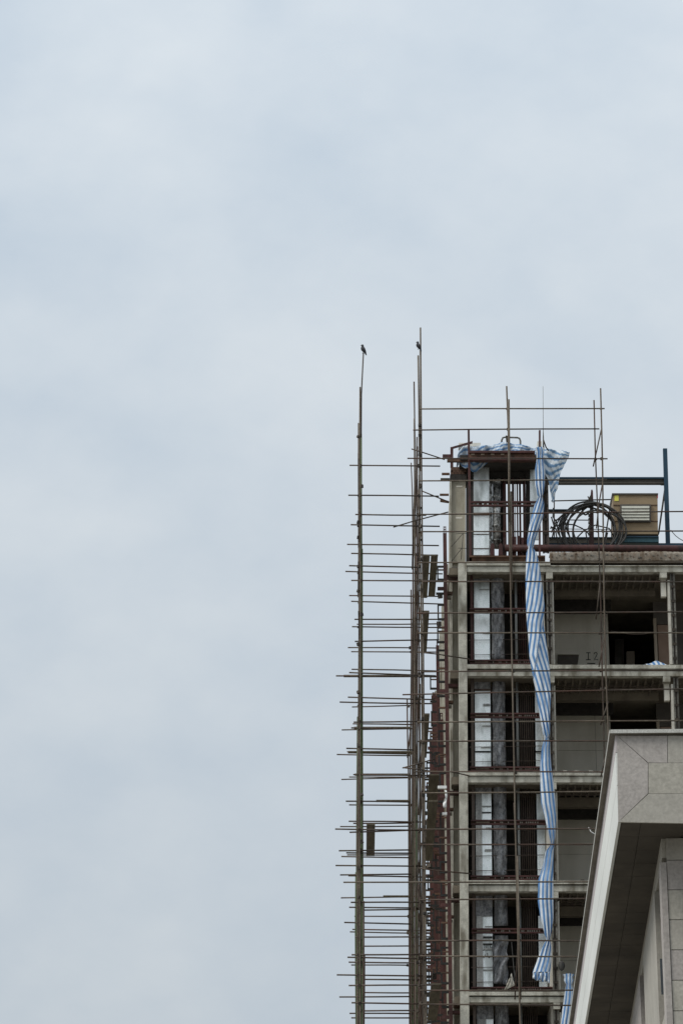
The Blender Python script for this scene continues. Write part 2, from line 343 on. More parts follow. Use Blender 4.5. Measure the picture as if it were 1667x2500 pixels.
# rooms of the second bay
def room(k, yb, yl):
    zt = Zp(yb, YF) + .06; z0 = Zp(yl, YF) - .03
    Yb = 101.4
    def X(x, Y=Yb): return P(lean(x, (yb+yl)/2+50), (yb+yl)/2+50, Y).x
    xL = P(lean(1331, 1500), 1500, YF).x
    # back wall made of panels
    xa, xb = xL, X(1483)
    cols = [xa, xa + (xb-xa)*.18, xa + (xb-xa)*.78, xb]
    rows = [z0, z0+(zt-z0)*.22, z0+(zt-z0)*.58, zt]
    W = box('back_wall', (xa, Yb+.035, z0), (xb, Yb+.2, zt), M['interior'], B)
    g = .001 if k == 0 else .005
    for i in range(3):
        for j in range(3):
            box('wall_panel', (cols[i]+g, Yb, rows[j]+g), (cols[i+1]-g, Yb+.034, rows[j+1]-g), M['plaster'], W)
    # partition between shaft and room, on the left
    box('partition', (xL-.12, YF+.5, z0), (xL-.004, 103, zt), M['plaster'], B)
    # opening into the dark rear room, frame and brown door leaf
    box('door_frame', (X(1594, 100.4), 100.4, z0), (X(1601, 100.4), 100.6, zt-.55), M['timber'], B)
    box('brown_panel', (X(1603, 100.5), 100.5, z0), (X(1633, 100.5), 100.62, zt-.75), M['terracotta'], B)
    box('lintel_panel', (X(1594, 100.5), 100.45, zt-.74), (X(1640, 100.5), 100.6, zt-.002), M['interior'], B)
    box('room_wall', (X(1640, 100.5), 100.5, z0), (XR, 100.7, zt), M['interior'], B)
    box('inner_partition', (X(1556,104), 104, z0), (X(1600,104), 104.15, zt-1.4), M['plaster'], B)
    box('inner_post', (X(1496,103), 103, z0), (X(1512,103), 103.2, zt-1.1), M['interior'], B)
    # cross beams and joists below the ceiling
    Q('cross_beam', 1353, 1600, yb+37, yb+60, 98.9, .3, M['slab_under'], B, True)
    box('cross_beam', (X(1345), 100.2, zt-.42), (X(1484), 100.39, zt), M['dark'], B)
    n = 15
    for i in range(n):
        x = P(lean(1356+i*17.5, yb), yb, 97.9).x
        box('joist', (x, YF+.6, zt-.11), (x+.05, 98.85, zt-.002), M['slab_under'], B)
    if k > 0:
        for yy in (15, 25, 31):
            tube('ceiling_rail', [P(lean(1353,yb+yy),yb+yy,98.0), P(lean(1612,yb+yy),yb+yy,98.0)], .014, M['pipe'], B, 6)
        for i in range(13):
            xx = 1362 + i*20 + random.uniform(-3,3)
            tube('hanger_rod', [P(lean(xx,yb),yb+1,98.03), P(lean(xx,yb),yb+ random.choice((25,31,36)),98.03)], .009, M['pipe'], B, 6)
    # third bay hanging stuff
    for yy in (14, 30, 47):
        tube('ceiling_rail', [P(lean(1652,yb+yy),yb+yy,98.2), P(lean(1900,yb+yy),yb+yy,98.2)], .016, M['pipe'], B, 6)
for k, (a, b_) in enumerate(fl): room(k, a, b_)
for i, (x0, x1, yy, sg, k) in enumerate(((1360,1520,1407,16,0),(1400,1600,1399,30,0),(1355,1480,1660,14,1),(1500,1610,1655,22,1),(1360,1440,1925,10,2),(1490,1600,1540,8,0))):
    pts = [P(x0+(x1-x0)*t/8, yy+sg*math.sin(math.pi*t/8)*.8+sg*t/16, 97.9) for t in range(9)]
    tube('slack_wire', pts, .008, M['pipe'], B, 5)
for x, y0, y1 in ((1422,1400,1440),(1508,1398,1470),(1560,1402,1432),(1455,1652,1720),(1583,1655,1700),(1392,1915,1960)):
    tube('hanging_wire', [P(x,y0,98.2), P(x+2,(y0+y1)/2,98.2), P(x-1,y1,98.25)], .008, M['pipe'], B, 5)
for (x0,x1,y0,y1,Y,m) in ((1500,1522,1560,1640,103.6,'interior'),(1528,1548,1590,1640,103.2,'timber')):
    tag(Q('propped_board', x0, x1, y0, y1, Y, .05, M[m]), ('wider dark' if m == 'interior' else 'narrower pale') + ' board standing inside the dark doorway of the top room', 'board', 'boards in the doorway')
for i in range(26):
    k = i % 4; yl = fl[k][1]; x = (1356 + (i*37.7) % 240); s_ = 1.5 + (i*7) % 4
    Q('mortar_lump', x, x+s_*2.2, yl-s_*.5, yl+1, YF-.03, .2, M['concrete'] if i % 2 else M['interior'], B, True)
rows_ = [[P(1366+ (9*math.sin(math.pi*j/8)**.6+.5)*math.cos(2*math.pi*i/10)*.8+4, 2346+24*j/8, 96.95+.12*math.sin(2*math.pi*i/10)) for i in range(11)] for j in range(9)]
tag(grid('cable_bundle', rows_, M['cable'], None, thick=.01), 'small dark bundle hanging on the column above the short striped tarpaulin', 'bundle')
tube('loose_white_wire', [P(1436,2020,YF+.2),P(1441,2030,YF),P(1449,2035,YF),P(1456,2037,YF)], .012, M['white'], B, 5)
# roof parapet rubble on the right
rows = []
for j in range(6):
    v = j/5; r = []
    for i in range(141):
        x = 1341 + i*4.0
        yt = 1349 + 4*math.sin(i*.23) * .6 + random.uniform(-1.2,1.2) if j == 0 else 0
        y = (1350.5 + 1.0*math.sin(i*.17)+random.uniform(-.9,.9)) if j == 0 else 1350.5 + v*20.5
        r.append(P(x, y, YF - .03 + random.uniform(-.006,.006)))
    rows.append(r)
rows.insert(0, [v + Vector((0,.5,0)) for v in rows[0]])
grid('rough_parapet', rows, M['rubble'], B, thick=.05)
box('parapet_core', (P(1343,1360,YF).x, YF+.07, Zp(1372,YF)), (XR, YF+.5, Zp(1356,YF)), M['rubble'], B)
for i in range(34):
    x = 1345 + i*9.5 + random.uniform(-3,3); y = 1352 + random.uniform(-2,14); s = random.uniform(1.2,3)
    Q('rubble_stone', x, x+s*1.8, y, y+s, YF-.10, .09, M['lattice'] if i % 3 else M['brick'], B)

# ---- installation shaft of the first bay
for k, (yb, yl) in enumerate(fl):
    ym = (1484,1740,2001,2266,2530)[k]
    Q('shaft_back', 1139, 1333, yb-3, yl+60, 99.6, .1, M['dark'], B, True)
    Q('steel_post', 1148, 1154.5, yb, yl-1, YF+.55, .12, M['red'] if k < 1 else M['pipe'], B, True)
    Q('silver_panel', 1157, 1194.5, yb+2, yl-12, 98.0, .06, M['silver'], B, True)
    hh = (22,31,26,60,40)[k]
    Q('painted_shade_panel', 1156, 1195, yb, yb+hh, 97.93, .03, M['wrap'], B, True)  # dark sheet painting in the slab's shade at the pane top
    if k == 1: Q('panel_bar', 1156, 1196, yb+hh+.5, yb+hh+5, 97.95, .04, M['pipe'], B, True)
    if k > 1: Q('dull_grey_strip', 1157, (1174,1168,1172,1172,1178)[k], yb+hh, yl-12, 97.94, .03, M['dull_grey'], B, True)  # duller grey strip over the left part of the pane
    for q_ in range(3):
        yy = yb+hh+20 + q_*53 + (k*17)%23
        Q('patch_tape', 1170+ (k*7+q_*11)%14, 1194, yy, yy+(1.5,5,2.5)[(q_+k)%3], 97.95, .02, M['dull_grey'], B, True)
    # wrapped duct: bulging sheet
    rows = []
    for j in range(26):
        y = yb + 1 + (yl-13-yb)*j/25; r = []
        for i in range(13):
            u = i/12
            x = 1199.5 + 30*u + (.5*math.sin(j*.7+k*2+u*3))
            pass
            r.append(P(lean(x,y), y, 98.0 - .16*math.sin(math.pi*u) + .035*math.sin(9*u+j*.8+k) + random.uniform(-.012,.012)))
        rows.append(r)
    if k == 3: rows = rows[:10]
    grid('wrapped_duct', rows, M['wrap'], B, thick=.015)
    if k == 3:
        rows2 = []
        for j in range(20):
            y = 2284 + 118*j/19; r = []
            sw = 4*math.sin(j/19*math.pi)
            for i in range(13):
                u = i/12; x = 1206 - sw*.8 + (32 + sw*.9)*u + 2*math.sin(j*.9)
                r.append(P(x, y + 8*(u-.3)*math.sin(j*.35), 97.75 + .12*math.sin(7*u+j*.5) + random.uniform(-.02,.02)))
            rows2.append(r)
        grid('torn_wrap', rows2, M['wrap'], B, thick=.012)
    ptube('pale_pipe', [(lean(1259,yb),yb),(lean(1259,yl),yl-10)], 98.0, .042, M['glassy'], B, 10)
    for x in (1266,1270.5,1275.5,1280.5,1285.5,1290.5,1295.5):
        ptube('riser_pipe', [(lean(x,yb),yb),(lean(x,yl),yl-8)], 98.1 + .04*math.sin(x), .017, M['red'] if (k == 0 and x < 1281) else M['pipe'], B, 8)
    if k: Q('silver_panel', 1302, 1321, yb+ (28 if k<3 else 60), yl-10, 98.05, .05, M['silver'], B, True)
    # channels
    for (y0, y1) in ((ym, ym+12), (yl-12, yl-1)):
        xe = 1333
        ch = Q('steel_channel', 1144 if y0 != ym else 1146, xe, y0, y0+3.6, YF+.38, .12, M['red'], B, True)
        Q('channel_web', 1146, xe, y0+3.4, y1-2.6, YF+.47, .02, M['rust'], ch, True)
        Q('channel_flange', 1146, xe, y1-2.8, y1, YF+.38, .10, M['red'], ch, True)
        for x in (1158,1166,1174,1182): 
            Q('glint_strip', x, x+7.8, y0+5, y1-4, YF+.45, .018, M['timber'], ch, True)  # pale strips painted as sky glint through the channel slots
        for x in (1201,1215,1219,1233,1262,1266,1276,1281,1286,1291,1297,1303):
            Q('glint_plate', x, x+2.6, y0+4.6, y1-3.6, YF+.45, .018, M['plaster_light'], ch, True)  # pale plates, more painted sky glints along the web
    # thin rods crossing the panels
    for yy in ((yl-60), (yl-24)):
        ptube('thin_rod', [(lean(1144,yy),yy+1),(lean(1333,yy),yy-2)], 97.9, .010, M['pipe'], B, 6)
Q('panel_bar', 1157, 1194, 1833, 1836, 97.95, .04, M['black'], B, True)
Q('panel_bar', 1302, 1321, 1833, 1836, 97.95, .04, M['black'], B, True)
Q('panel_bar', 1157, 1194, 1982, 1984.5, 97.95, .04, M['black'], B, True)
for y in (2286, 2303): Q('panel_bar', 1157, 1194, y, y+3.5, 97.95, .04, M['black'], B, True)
# handwriting on the lowest full silver panel
hw = Q('handwriting_strip', 1176, 1177.2, 2308, 2316, 97.985, .008, M['black'], B)
for st in ([(1172,2308),(1175,2320),(1180,2320),(1183,2310),(1181,2306)], [(1186,2308),(1187,2320)], [(1190,2307),(1190,2314),(1193,2318)],
           [(1195,2308),(1197,2314),(1200,2311),(1198,2317)], [(1176,2328),(1177,2336),(1181,2338),(1184,2330)], [(1189,2326),(1190,2335),(1193,2338),(1198,2333)], [(1166,2310),(1169,2318)]):
    ptube('pen_stroke', st, 97.97, .010, M['black'], hw, 5)
# "I2" painted on the back wall of the top room
pn = Q('painted_number', 1434.3, 1436.2, 1594, 1610, 101.385, .01, M['black'], B)
Q('digit_serif', 1430, 1440.5, 1592.6, 1594.4, 101.385, .01, M['black'], pn)
Q('digit_serif', 1429.5, 1441, 1609.6, 1611.4, 101.385, .01, M['black'], pn)
ptube('digit_stroke', [(1449,1597),(1450.5,1593.5),(1454,1592.5),(1456.6,1595),(1456,1599),(1450,1610),(1459,1610.5)], 101.38, .011, M['black'], pn, 5)
Q('underline', 1432, 1452, 1618.5, 1621, 101.385, .01, M['black'], pn)
# hopper shaped niche on the wall
nb = prism('wall_niche', [P(1360,1622,101.3),P(1409,1622,101.3),P(1412.5,1596,101.3),P(1361,1596,101.3)], (0,.09,0), M['interior'], B)
prism('niche_rim', [P(1360,1597.5,101.22),P(1413,1597.5,101.22),P(1413,1594.5,101.22),P(1360,1594.5,101.22)], (0,.07,0), M['plaster'], nb)

# ---- roof top shaft frame (red steel tower) as part of the building
T = B
Q('brick_course', 1100, 1138, 1140, 1147.6, 98.15, .5, M['brick'], T)
for i in range(4):
    Q('brick', 1104+i*8.6, 1111.8+i*8.6, 1148, 1152.5, 98.15, .4, M['brick'], T)
    Q('brick', 1100+i*8.6, 1107.8+i*8.6, 1153, 1157.5, 98.15, .4, M['brick'], T)
Q('dark_lintel', 1098, 1138.5, 1158, 1172, 98.1, .8, M['dark'], T)
Q('dark_backing', 1137, 1155.3, 1128, 1372, 98.2, .08, M['dark'], T)
prism('red_post', [P(1145,1372,97.2),P(1151,1372,97.2),P(1146,1050,97.2),P(1141,1050,97.2)], (0,.1,0), M['red'], T)
Q('red_post', 1314.5, 1319, 1050, 1372, 97.3, .1, M['red'], T)
Q('red_post', 1099, 1106, 1091, 1140, 98.2, .12, M['red'], T)
prism('red_strut', [P(1102,1095,98.1),P(1102,1091,98.1),P(1153,1076.5,98.1),P(1153,1081,98.1)], (0,.08,0), M['red'], T)
Q('red_stub', 1080, 1100, 1109, 1117, 98.2, .12, M['red'], T)
Q('roof_beam_flange', 1145, 1305, 1100, 1105, 96.95, .16, M['red'], T)
Q('roof_beam_web', 1145, 1305, 1105, 1116.5, 97.05, .03, M['rust'], T)
Q('roof_beam_flange', 1145, 1305, 1116.5, 1123, 96.95, .18, M['red'], T)
for i in range(7): Q('beam_highlight_plate', 1149+i*12, 1158+i*12, 1107.5, 1110.5, 97.03, .015, M['rust' if i%2 else 'timber'], T)
Q('roof_bearer', 1091, 1310, 1121, 1126.5, 97.3, .12, M['rust'], T)
box('shaft_roof_slab', (P(1122,1110,97.3).x, 97.25, Zp(1124,97.3)), (P(1308,1110,97.3).x, 99.3, Zp(1112,97.3)), M['dark'], T)
Q('silver_panel', 1155.5, 1193, 1128, 1355, 98.0, .06, M['silver'], T)
Q('panel_joint', 1155.5, 1193, 1251.5, 1257.5, 97.97, .025, M['rust'], T)
Q('panel_joint', 1155.5, 1193, 1303, 1304.5, 97.97, .025, M['pipe'], T)
Q('panel_joint', 1155.5, 1193, 1338, 1339.5, 97.97, .025, M['pipe'], T)
Q('dark_hood', 1193.5, 1292, 1126, 1170, 98.4, .5, M['dark'], T)
Q('dark_casing', 1193.5, 1201.5, 1170, 1356, 98.3, .3, M['silver_dirty'], T)
ptube('mottled_duct', [(1211.5,1170),(1211.5,1338)], 98.2, .125, M['silver_dirty'], T, 14)
for y in (1176,1212,1236,1283,1318):
    ptube('duct_collar', [(1211.5,y),(1211.5,y+3.5)], 98.2, .137, M['silver_dirty'], T, 14)
Q('dark_casing', 1220.5, 1228, 1170, 1356, 98.35, .2, M['dark'], T)
for x, r, m in ((1232,.055,'red'),(1244,.034,'dark'),(1240.8,.012,'red'),(1253,.036,'red'),(1258,.012,'pipe'),(1263.5,.024,'red'),(1270,.034,'red'),(1280.5,.045,'red')):
    ptube('riser_pipe', [(x-2,1168),(x,1356)], 98.2, r, M[m], T, 10)
Q('dark_casing', 1283.5, 1293, 1126, 1356, 98.3, .3, M['dark'], T)
Q('silver_panel', 1293.5, 1317, 1130, 1318, 98.2, .05, M['silver'], T)
for x0 in (1197, 1217): 
    prism('flanged_foot', [P(x0-1,1355,97.9),P(x0+10,1355,97.9),P(x0+9,1330,97.9),P(x0+4.5,1325,97.9),P(x0,1330,97.9)], (0,.12,0), M['red'], T)
for (x, y) in ((1246,1330),(1254,1330),(1262,1328),(1272,1332),(1228,1332)):
    Q('pipe_flange', x, x+6, y-20, y+26, 98.0, .1, M['red'], T)
for y0, y1 in ((1223,1227),(1231.5,1235.5)): Q('tie_channel', 1146, 1313, y0, y1, 97.45, .1, M['red'], T)
for x in range(1156, 1300, 12): Q('tie_plate', x, x+8, 1227.6, 1231, 97.53, .02, M['rust' if (x//12) % 2 else 'timber'], T)
Q('bottom_channel', 1145, 1330, 1356, 1359.5, 97.1, .2, M['rust'], T)
Q('bottom_channel', 1145, 1330, 1359.5, 1370, 97.2, .1, M['rust'], T)
# hoops
for pts in ([(1223,1110),(1224,1075),(1227,1068.5),(1232,1067.5),(1262,1068.5),(1267,1070),(1269.5,1076),(1270,1112)],):
    ptube('pipe_hoop', pts, 98.0, .030, M['lattice'], T, 8)
prism('steel_wedge', [P(1237,1098,97.9),P(1240,1098,97.9),P(1240.5,1064,97.9),P(1233.5,1063,97.9)], (0,.05,0), M['coupler'], T)
Q('packing_block', 1119, 1173, 1081, 1090, 98.6, .4, M['plaster'], T)
Q('packing_block', 1311, 1322, 1077, 1097, 98.5, .3, M['plaster'], T)
# steel stubs poking out left of the tower
for x0, x1, y0, y1, m in ((1078,1097,1154,1158.5,'rust'),(1075,1097,1167,1170.5,'navy_brown'),(1073,1095,1205,1209,'rust')):
    Q('protruding_bar', x0, x1, y0, y1, 98.4, .08, M[m], T)
prism('protruding_bar', [P(1074,1224,98.4),P(1095,1227,98.4),P(1095,1223,98.4),P(1074,1217,98.4)], (0,.08,0), M['rust'], T)
for a in ([(1101,1335),(1130,1302)],[(1130,1302),(1125,1366)],[(1101,1371),(1127,1338)],[(1112,1303),(1150,1302)],[(1118,1338),(1150,1339)]):
    ptube('stay_wire', a, 97.95, .010, M['cable'], T, 5)
# laced column right of the hanging tarp on the roof
laced(1327, 1343, 1135, 1349, 98.2, B, 'pipe', 34)
# debris hanging at the lowest storey
for a in ([(1236,2400),(1250,2385),(1262,2392)],[(1255,2370),(1262,2400)],[(1248,2300),(1256,2395),(1251,2425)],[(1262,2330),(1268,2398)]):
    ptube('loose_rope', a, 97.4, .014, M['cable'], B, 5)
rg = []
for j in range(7):
    y = 2388+ 30*j/6; rg.append([P(1244 - 2.4*j + (4+4.2*j)*i/6*.9, y - 2*i + random.uniform(-1,1), 97.35+.05*math.sin(i*2+j)) for i in range(7)])
tag(grid('torn_rag', rg, M['plaster_light'], None, thick=.01), 'pale torn rag hanging at the foot of the lowest torn grey wrap', 'rag')

# ------------------------------------------------------------------ big red pipe on the roof edge
tag(ptube('roof_pipe', [(1232,1338),(1345,1338.5),(1500,1339),(1760,1341)], 97.9, .115, M['red'], None, 16), 'thick dark red pipe lying along the roof edge behind the rough parapet', 'pipe')
# ------------------------------------------------------------------ navy steel frame
R = thing('roof_gantry', 'navy blue steel frame with tall post, long brown beam and slanting brace on the roof', 'gantry', P(1628,1328,99.5))
prism('post', [P(1624.5,1328,99.5),P(1635,1328,99.5),P(1627.5,1094.5,99.5),P(1617.5,1094.5,99.5)], (0,.14,0), M['navy'], R)
Q('beam_flange', 1330, 1619.5, 1164.5, 1168, 99.5, .2, M['navy'], R)
Q('beam_web', 1330, 1619.5, 1168, 1177.5, 99.57, .05, M['navy_brown'], R)
Q('beam_flange', 1330, 1619.5, 1177.5, 1180, 99.5, .18, M['navy_brown'], R)
prism('brace', [P(1603,1315,99.6),P(1609,1300,99.6),P(1622,1210,99.6),P(1622,1180,99.6)], (0,.1,0), M['navy_brown'], R)
Q('base_beam', 1335, 1760, 1326, 1332, 99.2, .3, M['navy'], R)
Q('gusset', 1612, 1622, 1178, 1183, 99.52, .1, M['navy_brown'], R)
G = thing('roof_guard_rail', 'dark rails crossing between the patched laced column and the tan cabinet on the roof', 'railing', P(1415,1330,100.2))
ptube('rail', [(1345,1223),(1492,1219.5)], 100.2, .022, M['coupler'], G)
Q('rail', 1338, 1400, 1243, 1252, 100.3, .1, M['navy_brown'], G)
Q('rail', 1338, 1400, 1243, 1245, 100.25, .04, M['navy'], G)
ptube('rail', [(1352,1269),(1440,1270)], 100.4, .018, M['coupler'], G)
ptube('rail', [(1352,1291),(1500,1293)], 100.4, .012, M['coupler'], G)
Q('rail', 1338, 1505, 1312, 1325, 99.9, .1, M['cap'], G)
Q('rail', 1338, 1505, 1311, 1313.5, 99.85, .15, M['navy'], G)
for x in (1352, 1492): ptube('rail_post', [(x,1330),(x,1219)], 100.3, .02, M['coupler'], G)

# ------------------------------------------------------------------ tan cabinet
K = thing('ventilation_unit', 'tan metal cabinet with cream louvres and yellow sticker standing on the roof', 'ventilation unit', P(1550,1327,98.9))
def kq(n, x0, x1, y0, y1, Y, d, m, p=K): return Q(n, x0, x1, y0, y1, Y, d, M[m], p)
body = prism('housing', [P(1499,1304,98.8),P(1605,1304,98.8),P(1604,1207,98.8),P(1495,1207,98.8)], (0,1.0,0), M['tan'], K)
prism('lid', [P(1493,1207.4,98.75),P(1605.5,1207.4,98.75),P(1605.5,1204,98.75),P(1493,1204,98.75)], (0,1.15,0), M['navy_brown'], K)
kq('trim_bar', 1496, 1604, 1232, 1233.6, 98.78, .02, 'rust'); kq('trim_bar', 1498, 1605, 1271.5, 1273.2, 98.78, .02, 'rust')
fr = kq('louvre_frame', 1513, 1587.5, 1231, 1274.5, 98.72, .08, 'interior')
kq('louvre_backing', 1516, 1584.5, 1234.5, 1271, 98.70, .02, 'navy_brown', fr)
for i in range(5):
    y = 1235.3 + i*7.25
    prism('louvre_slat', [P(1516.5,y+5.6,98.66),P(1584,y+5.6,98.66),P(1584,y,98.69),P(1516.5,y,98.69)], (0,.02,0), M['louvre'], fr)
kq('yellow_sticker', 1499, 1509, 1209.5, 1223, 98.785, .012, 'yellow')
kq('corner_trim', 1602.5, 1605, 1208, 1216, 98.785, .01, 'redspot')
kq('base_gap', 1503, 1604, 1304.3, 1309, 98.85, .9, 'black')
kq('skid_base', 1503, 1607, 1309, 1325.5, 98.7, 1.1, 'teal')
kq('skid_rib', 1503, 1607, 1309, 1311.5, 98.66, .04, 'navy'); kq('skid_rib', 1503, 1607, 1320, 1323, 98.66, .04, 'teal')

# ------------------------------------------------------------------ jack and cables
J = thing('red_winch_post', 'pointed red winch post with chain hook standing among the coiled cables', 'winch', P(1443,1330,98.6))
prism('mast', [P(1437,1330,98.6),P(1449,1330,98.6),P(1448,1240,98.6),P(1446.5,1199,98.6),P(1444.5,1194.5,98.6),P(1442,1196,98.6),P(1439.5,1222,98.6)], (0,.1,0), M['red'], J)
prism('bracket', [P(1424,1232,98.5),P(1446,1232,98.5),P(1442,1206,98.5),P(1437,1214,98.5),P(1434,1222,98.5),P(1424,1224,98.5)], (0,.07,0), M['coupler'], J)
ptube('hook', [(1424,1232),(1421,1245),(1422,1254),(1428,1257),(1435,1254),(1436,1249)], 98.5, .03, M['coupler'], J)
for i in range(6):
    ptube('chain_link', [(1437+(i%2),1255+i*9),(1437-(i%2),1262+i*9)], 98.45, .028, M['lattice'], J, 6)
ptube('lever', [(1434,1212),(1438,1220),(1444,1222)], 98.45, .02, M['coupler'], J)
K2 = thing('coiled_cable', 'big loops of black cable coiled in front of the tan cabinet on the roof', 'cable', P(1444,1340,98.2))
rings = [(1443,1290,75,64,98.30),(1448,1291,73,65,98.25),(1441,1292,69,64,98.2),(1452,1295,70,61,98.22),(1437,1291,63,62,98.27),(1447,1297,65,66,98.3),(1456,1293,60,60,98.35),(1432,1296,72,56,98.4),(1462,1296,62,52,98.15)]
for k, (cx, cy, rx, ry, Y) in enumerate(rings):
    pts = []
    for i in range(45):
        a = 2*math.pi*i/44 + k
        wob = 1 + .055*math.sin(2*a+k*1.7) + .02*math.sin(3*a+k)
        pts.append(P(cx+rx*math.cos(a)*wob, cy+ry*math.sin(a)*wob, Y + .05*math.sin(2*a+k)))
    tube('cable_loop', pts, .029, M['cable'], K2, 7)
for k, pts in enumerate(([(1345,1300),(1358,1270),(1378,1252),(1410,1240)],[(1344,1285),(1356,1300),(1362,1330)],[(1345,1262),(1352,1285),(1366,1310),(1372,1345)],
            [(1342,1290),(1365,1281),(1385,1262)],[(1346,1318),(1352,1290),(1368,1262),(1386,1250)],[(1386,1280),(1400,1281),(1420,1290),(1436,1303)],[(1350,1240),(1349,1262),(1358,1276),(1362,1300)],
            [(1390,1340),(1402,1318),(1424,1296),(1452,1282),(1486,1290),(1500,1316)],[(1376,1262),(1384,1300),(1402,1336),(1430,1349)],[(1466,1232),(1490,1262),(1498,1300),(1488,1340)],[(1404,1246),(1432,1238),(1470,1246),(1496,1270)],
            [(1482,1300),(1476,1330),(1480,1348)],[(1494,1210),(1488,1240),(1480,1290),(1474,1330)],[(1429,1300),(1434,1330),(1440,1348)])):
    ptube('cable_end', pts, 98.1+.03*k, .022, M['cable'], K2, 6)
tag(ptube('sagging_wire', [(1636,1294),(1640,1299),(1648,1308),(1657,1315),(1668,1321),(1700,1332)], 96.5, .012, M['cable']), 'thin black wire sagging from the rail right of the navy post', 'wire')
tag(tube('antenna_rod', [P(1324.6,943,97.6),P(1325.2,1050,97.6),P(1325.4,1068,97.6),P(1326,1098,97.6)], [.006,.009,.02,.026], M['lattice'], None, 6), 'thin lightning rod rising above the knot of the striped tarp', 'lightning rod')
ptube('rod_stay', [(1325.5,1073),(1332,1092),(1338,1100)], 97.6, .02, M['coupler'], bpy.data.objects['antenna_rod'], 6)

# ------------------------------------------------------------------ tarps
def twisted(name, prof, Y, label, twist, parent=None, nper=None, seed=1, m='stripe', fold_line=None):
    rnd = random.Random(seed)
    rows = []
    nn = 64
    ys = [p[0] for p in prof]; out_v = []; out_uv = []
    # resample
    samples = []
    y = ys[0]
    while y < ys[-1]:
        for i in range(len(prof)-1):
            if prof[i][0] <= y <= prof[i+1][0]:
                t = (y-prof[i][0])/(prof[i+1][0]-prof[i][0]); t2 = t*t*(3-2*t)*.2 + t*.8
                samples.append((y, prof[i][1]+(prof[i+1][1]-prof[i][1])*t2, prof[i][2]+(prof[i+1][2]-prof[i][2])*t2)); break
        y += 3.5
    samples.append(prof[-1])
    wmax = max(s[2]-s[1] for s in samples)
    for (y, xl, xr_) in samples:
        c = (xl+xr_)/2; hw = (xr_-xl)/2 * F and (P(xr_, y, Y).x - P(xl, y, Y).x)/2
        cw = P(c, y, Y)
        tight = 1 - (xr_-xl)/wmax
        hd = .09 + hw*.35
        for k in range(nn):
            a = 2*math.pi*k/nn
            xx = hw*(.45*math.cos(a) + .55*(2/math.pi)*math.asin(max(-1,min(1,math.cos(a)))))
            fold = (.012+.05*tight)*math.sin(7*a + y*.012 + seed) + .02*math.sin(3*a - y*.02+seed*2)*(1-tight*.5)
            yy = -hd*math.sin(a)*1.0 + fold*(1 if math.sin(a) > 0 else 1)
            out_v.append(cw + Vector((xx, yy, 0)))
            npair = 4.1*((xr_-xl)/44.0)**.6
            ph = twist(y); shiftn = 0
            if fold_line and fold_line[0][0] < y < fold_line[1][0]:
                tt = (y-fold_line[0][0])/(fold_line[1][0]-fold_line[0][0]); xf = fold_line[0][1] + (fold_line[1][1]-fold_line[0][1])*tt
                if xx > P(xf, y, Y).x - cw.x and math.sin(a) > 0: ph = .5 - .016*(y-fold_line[0][0]); out_v[-1].y += .05
            elif fold_line and fold_line[1][0] <= y < 1802:
                ph = .5 - .016*(y-fold_line[0][0])
                if math.sin(a) > 0: out_v[-1].y += .05*(1-(y-fold_line[1][0])/(1802-fold_line[1][0]))
            out_uv.append((xx/max(hw,.01)*npair/2 + (.25 if math.sin(a) > 0 else .6) + ph + .08*math.sin(a*2+y*.02)*tight, y*.001))
    fs = []; ns = len(samples)
    for i in range(ns-1):
        for k in range(nn):
            fs.append((i*nn+k, (i+1)*nn+k, (i+1)*nn+(k+1)%nn, i*nn+(k+1)%nn))
    # build uv per loop to avoid the seam
    vs = [Vector(v) for v in out_v]; c = sum(vs, Vector())/len(vs)
    me = bpy.data.meshes.new(name); me.from_pydata([tuple(v-c) for v in vs], [], fs)
    ul = me.uv_layers.new(name="UVMap")
    for p in me.polygons:
        idx = [me.loops[li].vertex_index for li in p.loop_indices]
        wrap = any(v % nn == nn-1 for v in idx) and any(v % nn == 0 for v in idx)
        for li, v in zip(p.loop_indices, idx):
            u = out_uv[v][0]; ul.data[li].uv = (u, out_uv[v][1])
        p.use_smooth = True
    me.materials.append(M[m])
    o = bpy.data.objects.new(name, me); C.objects.link(o); o.location = c
    if label: tag(o, label, 'tarpaulin')
    if parent: attach(o, parent)
    return o
prof = [(1094,1306,1326),(1104,1309,1328),(1120,1309,1325),(1150,1305,1330),(1185,1305,1329),(1205,1310,1326),(1213,1314,1323),(1220,1310,1326),(1235,1303,1328),(1260,1296,1325),(1290,1290,1316),(1318,1286,1306),(1331,1286,1303),(1338,1289,1300),(1344,1286,1305),(1352,1284,1310),(1375,1283,1315),
 (1420,1282,1322),(1480,1283,1329),(1520,1285,1326),(1560,1289,1332),(1600,1291,1337),(1640,1298,1342),(1700,1309,1344),(1750,1317,1342),(1790,1324,1342),(1802,1329,1339),(1812,1325,1342),(1830,1321,1342),(1870,1317,1345),(1920,1318,1352),(1960,1320,1356),(2000,1330,1357),
 (2042,1339,1355),(2056,1344.5,1352),(2066,1341,1352),(2078,1331,1351),(2110,1325,1350),(2150,1313,1350),(2200,1312,1350),(2240,1318,1350),(2270,1326,1346),(2282,1329,1344),(2293,1333,1341),(2303,1328,1344),(2318,1320,1345),(2345,1310,1345),(2375,1299,1342)]
def tw(y):
    u = 0.0; prev = 1094
    for (ye, k) in ((1213,-.006),(1338,.010),(1600,.020),(1800,-.011),(2058,-.002),(2293,.001),(2400,.004)):
        if y <= ye: return u + (y-prev)*k
        u += (ye-prev)*k; prev = ye
    return u
T1 = twisted('hanging_tarpaulin', prof, 95.75, 'long blue and white striped tarpaulin twisted and hanging down the front of the shaft', tw, seed=3, fold_line=((1490,1330),(1665,1299)))
hem = []
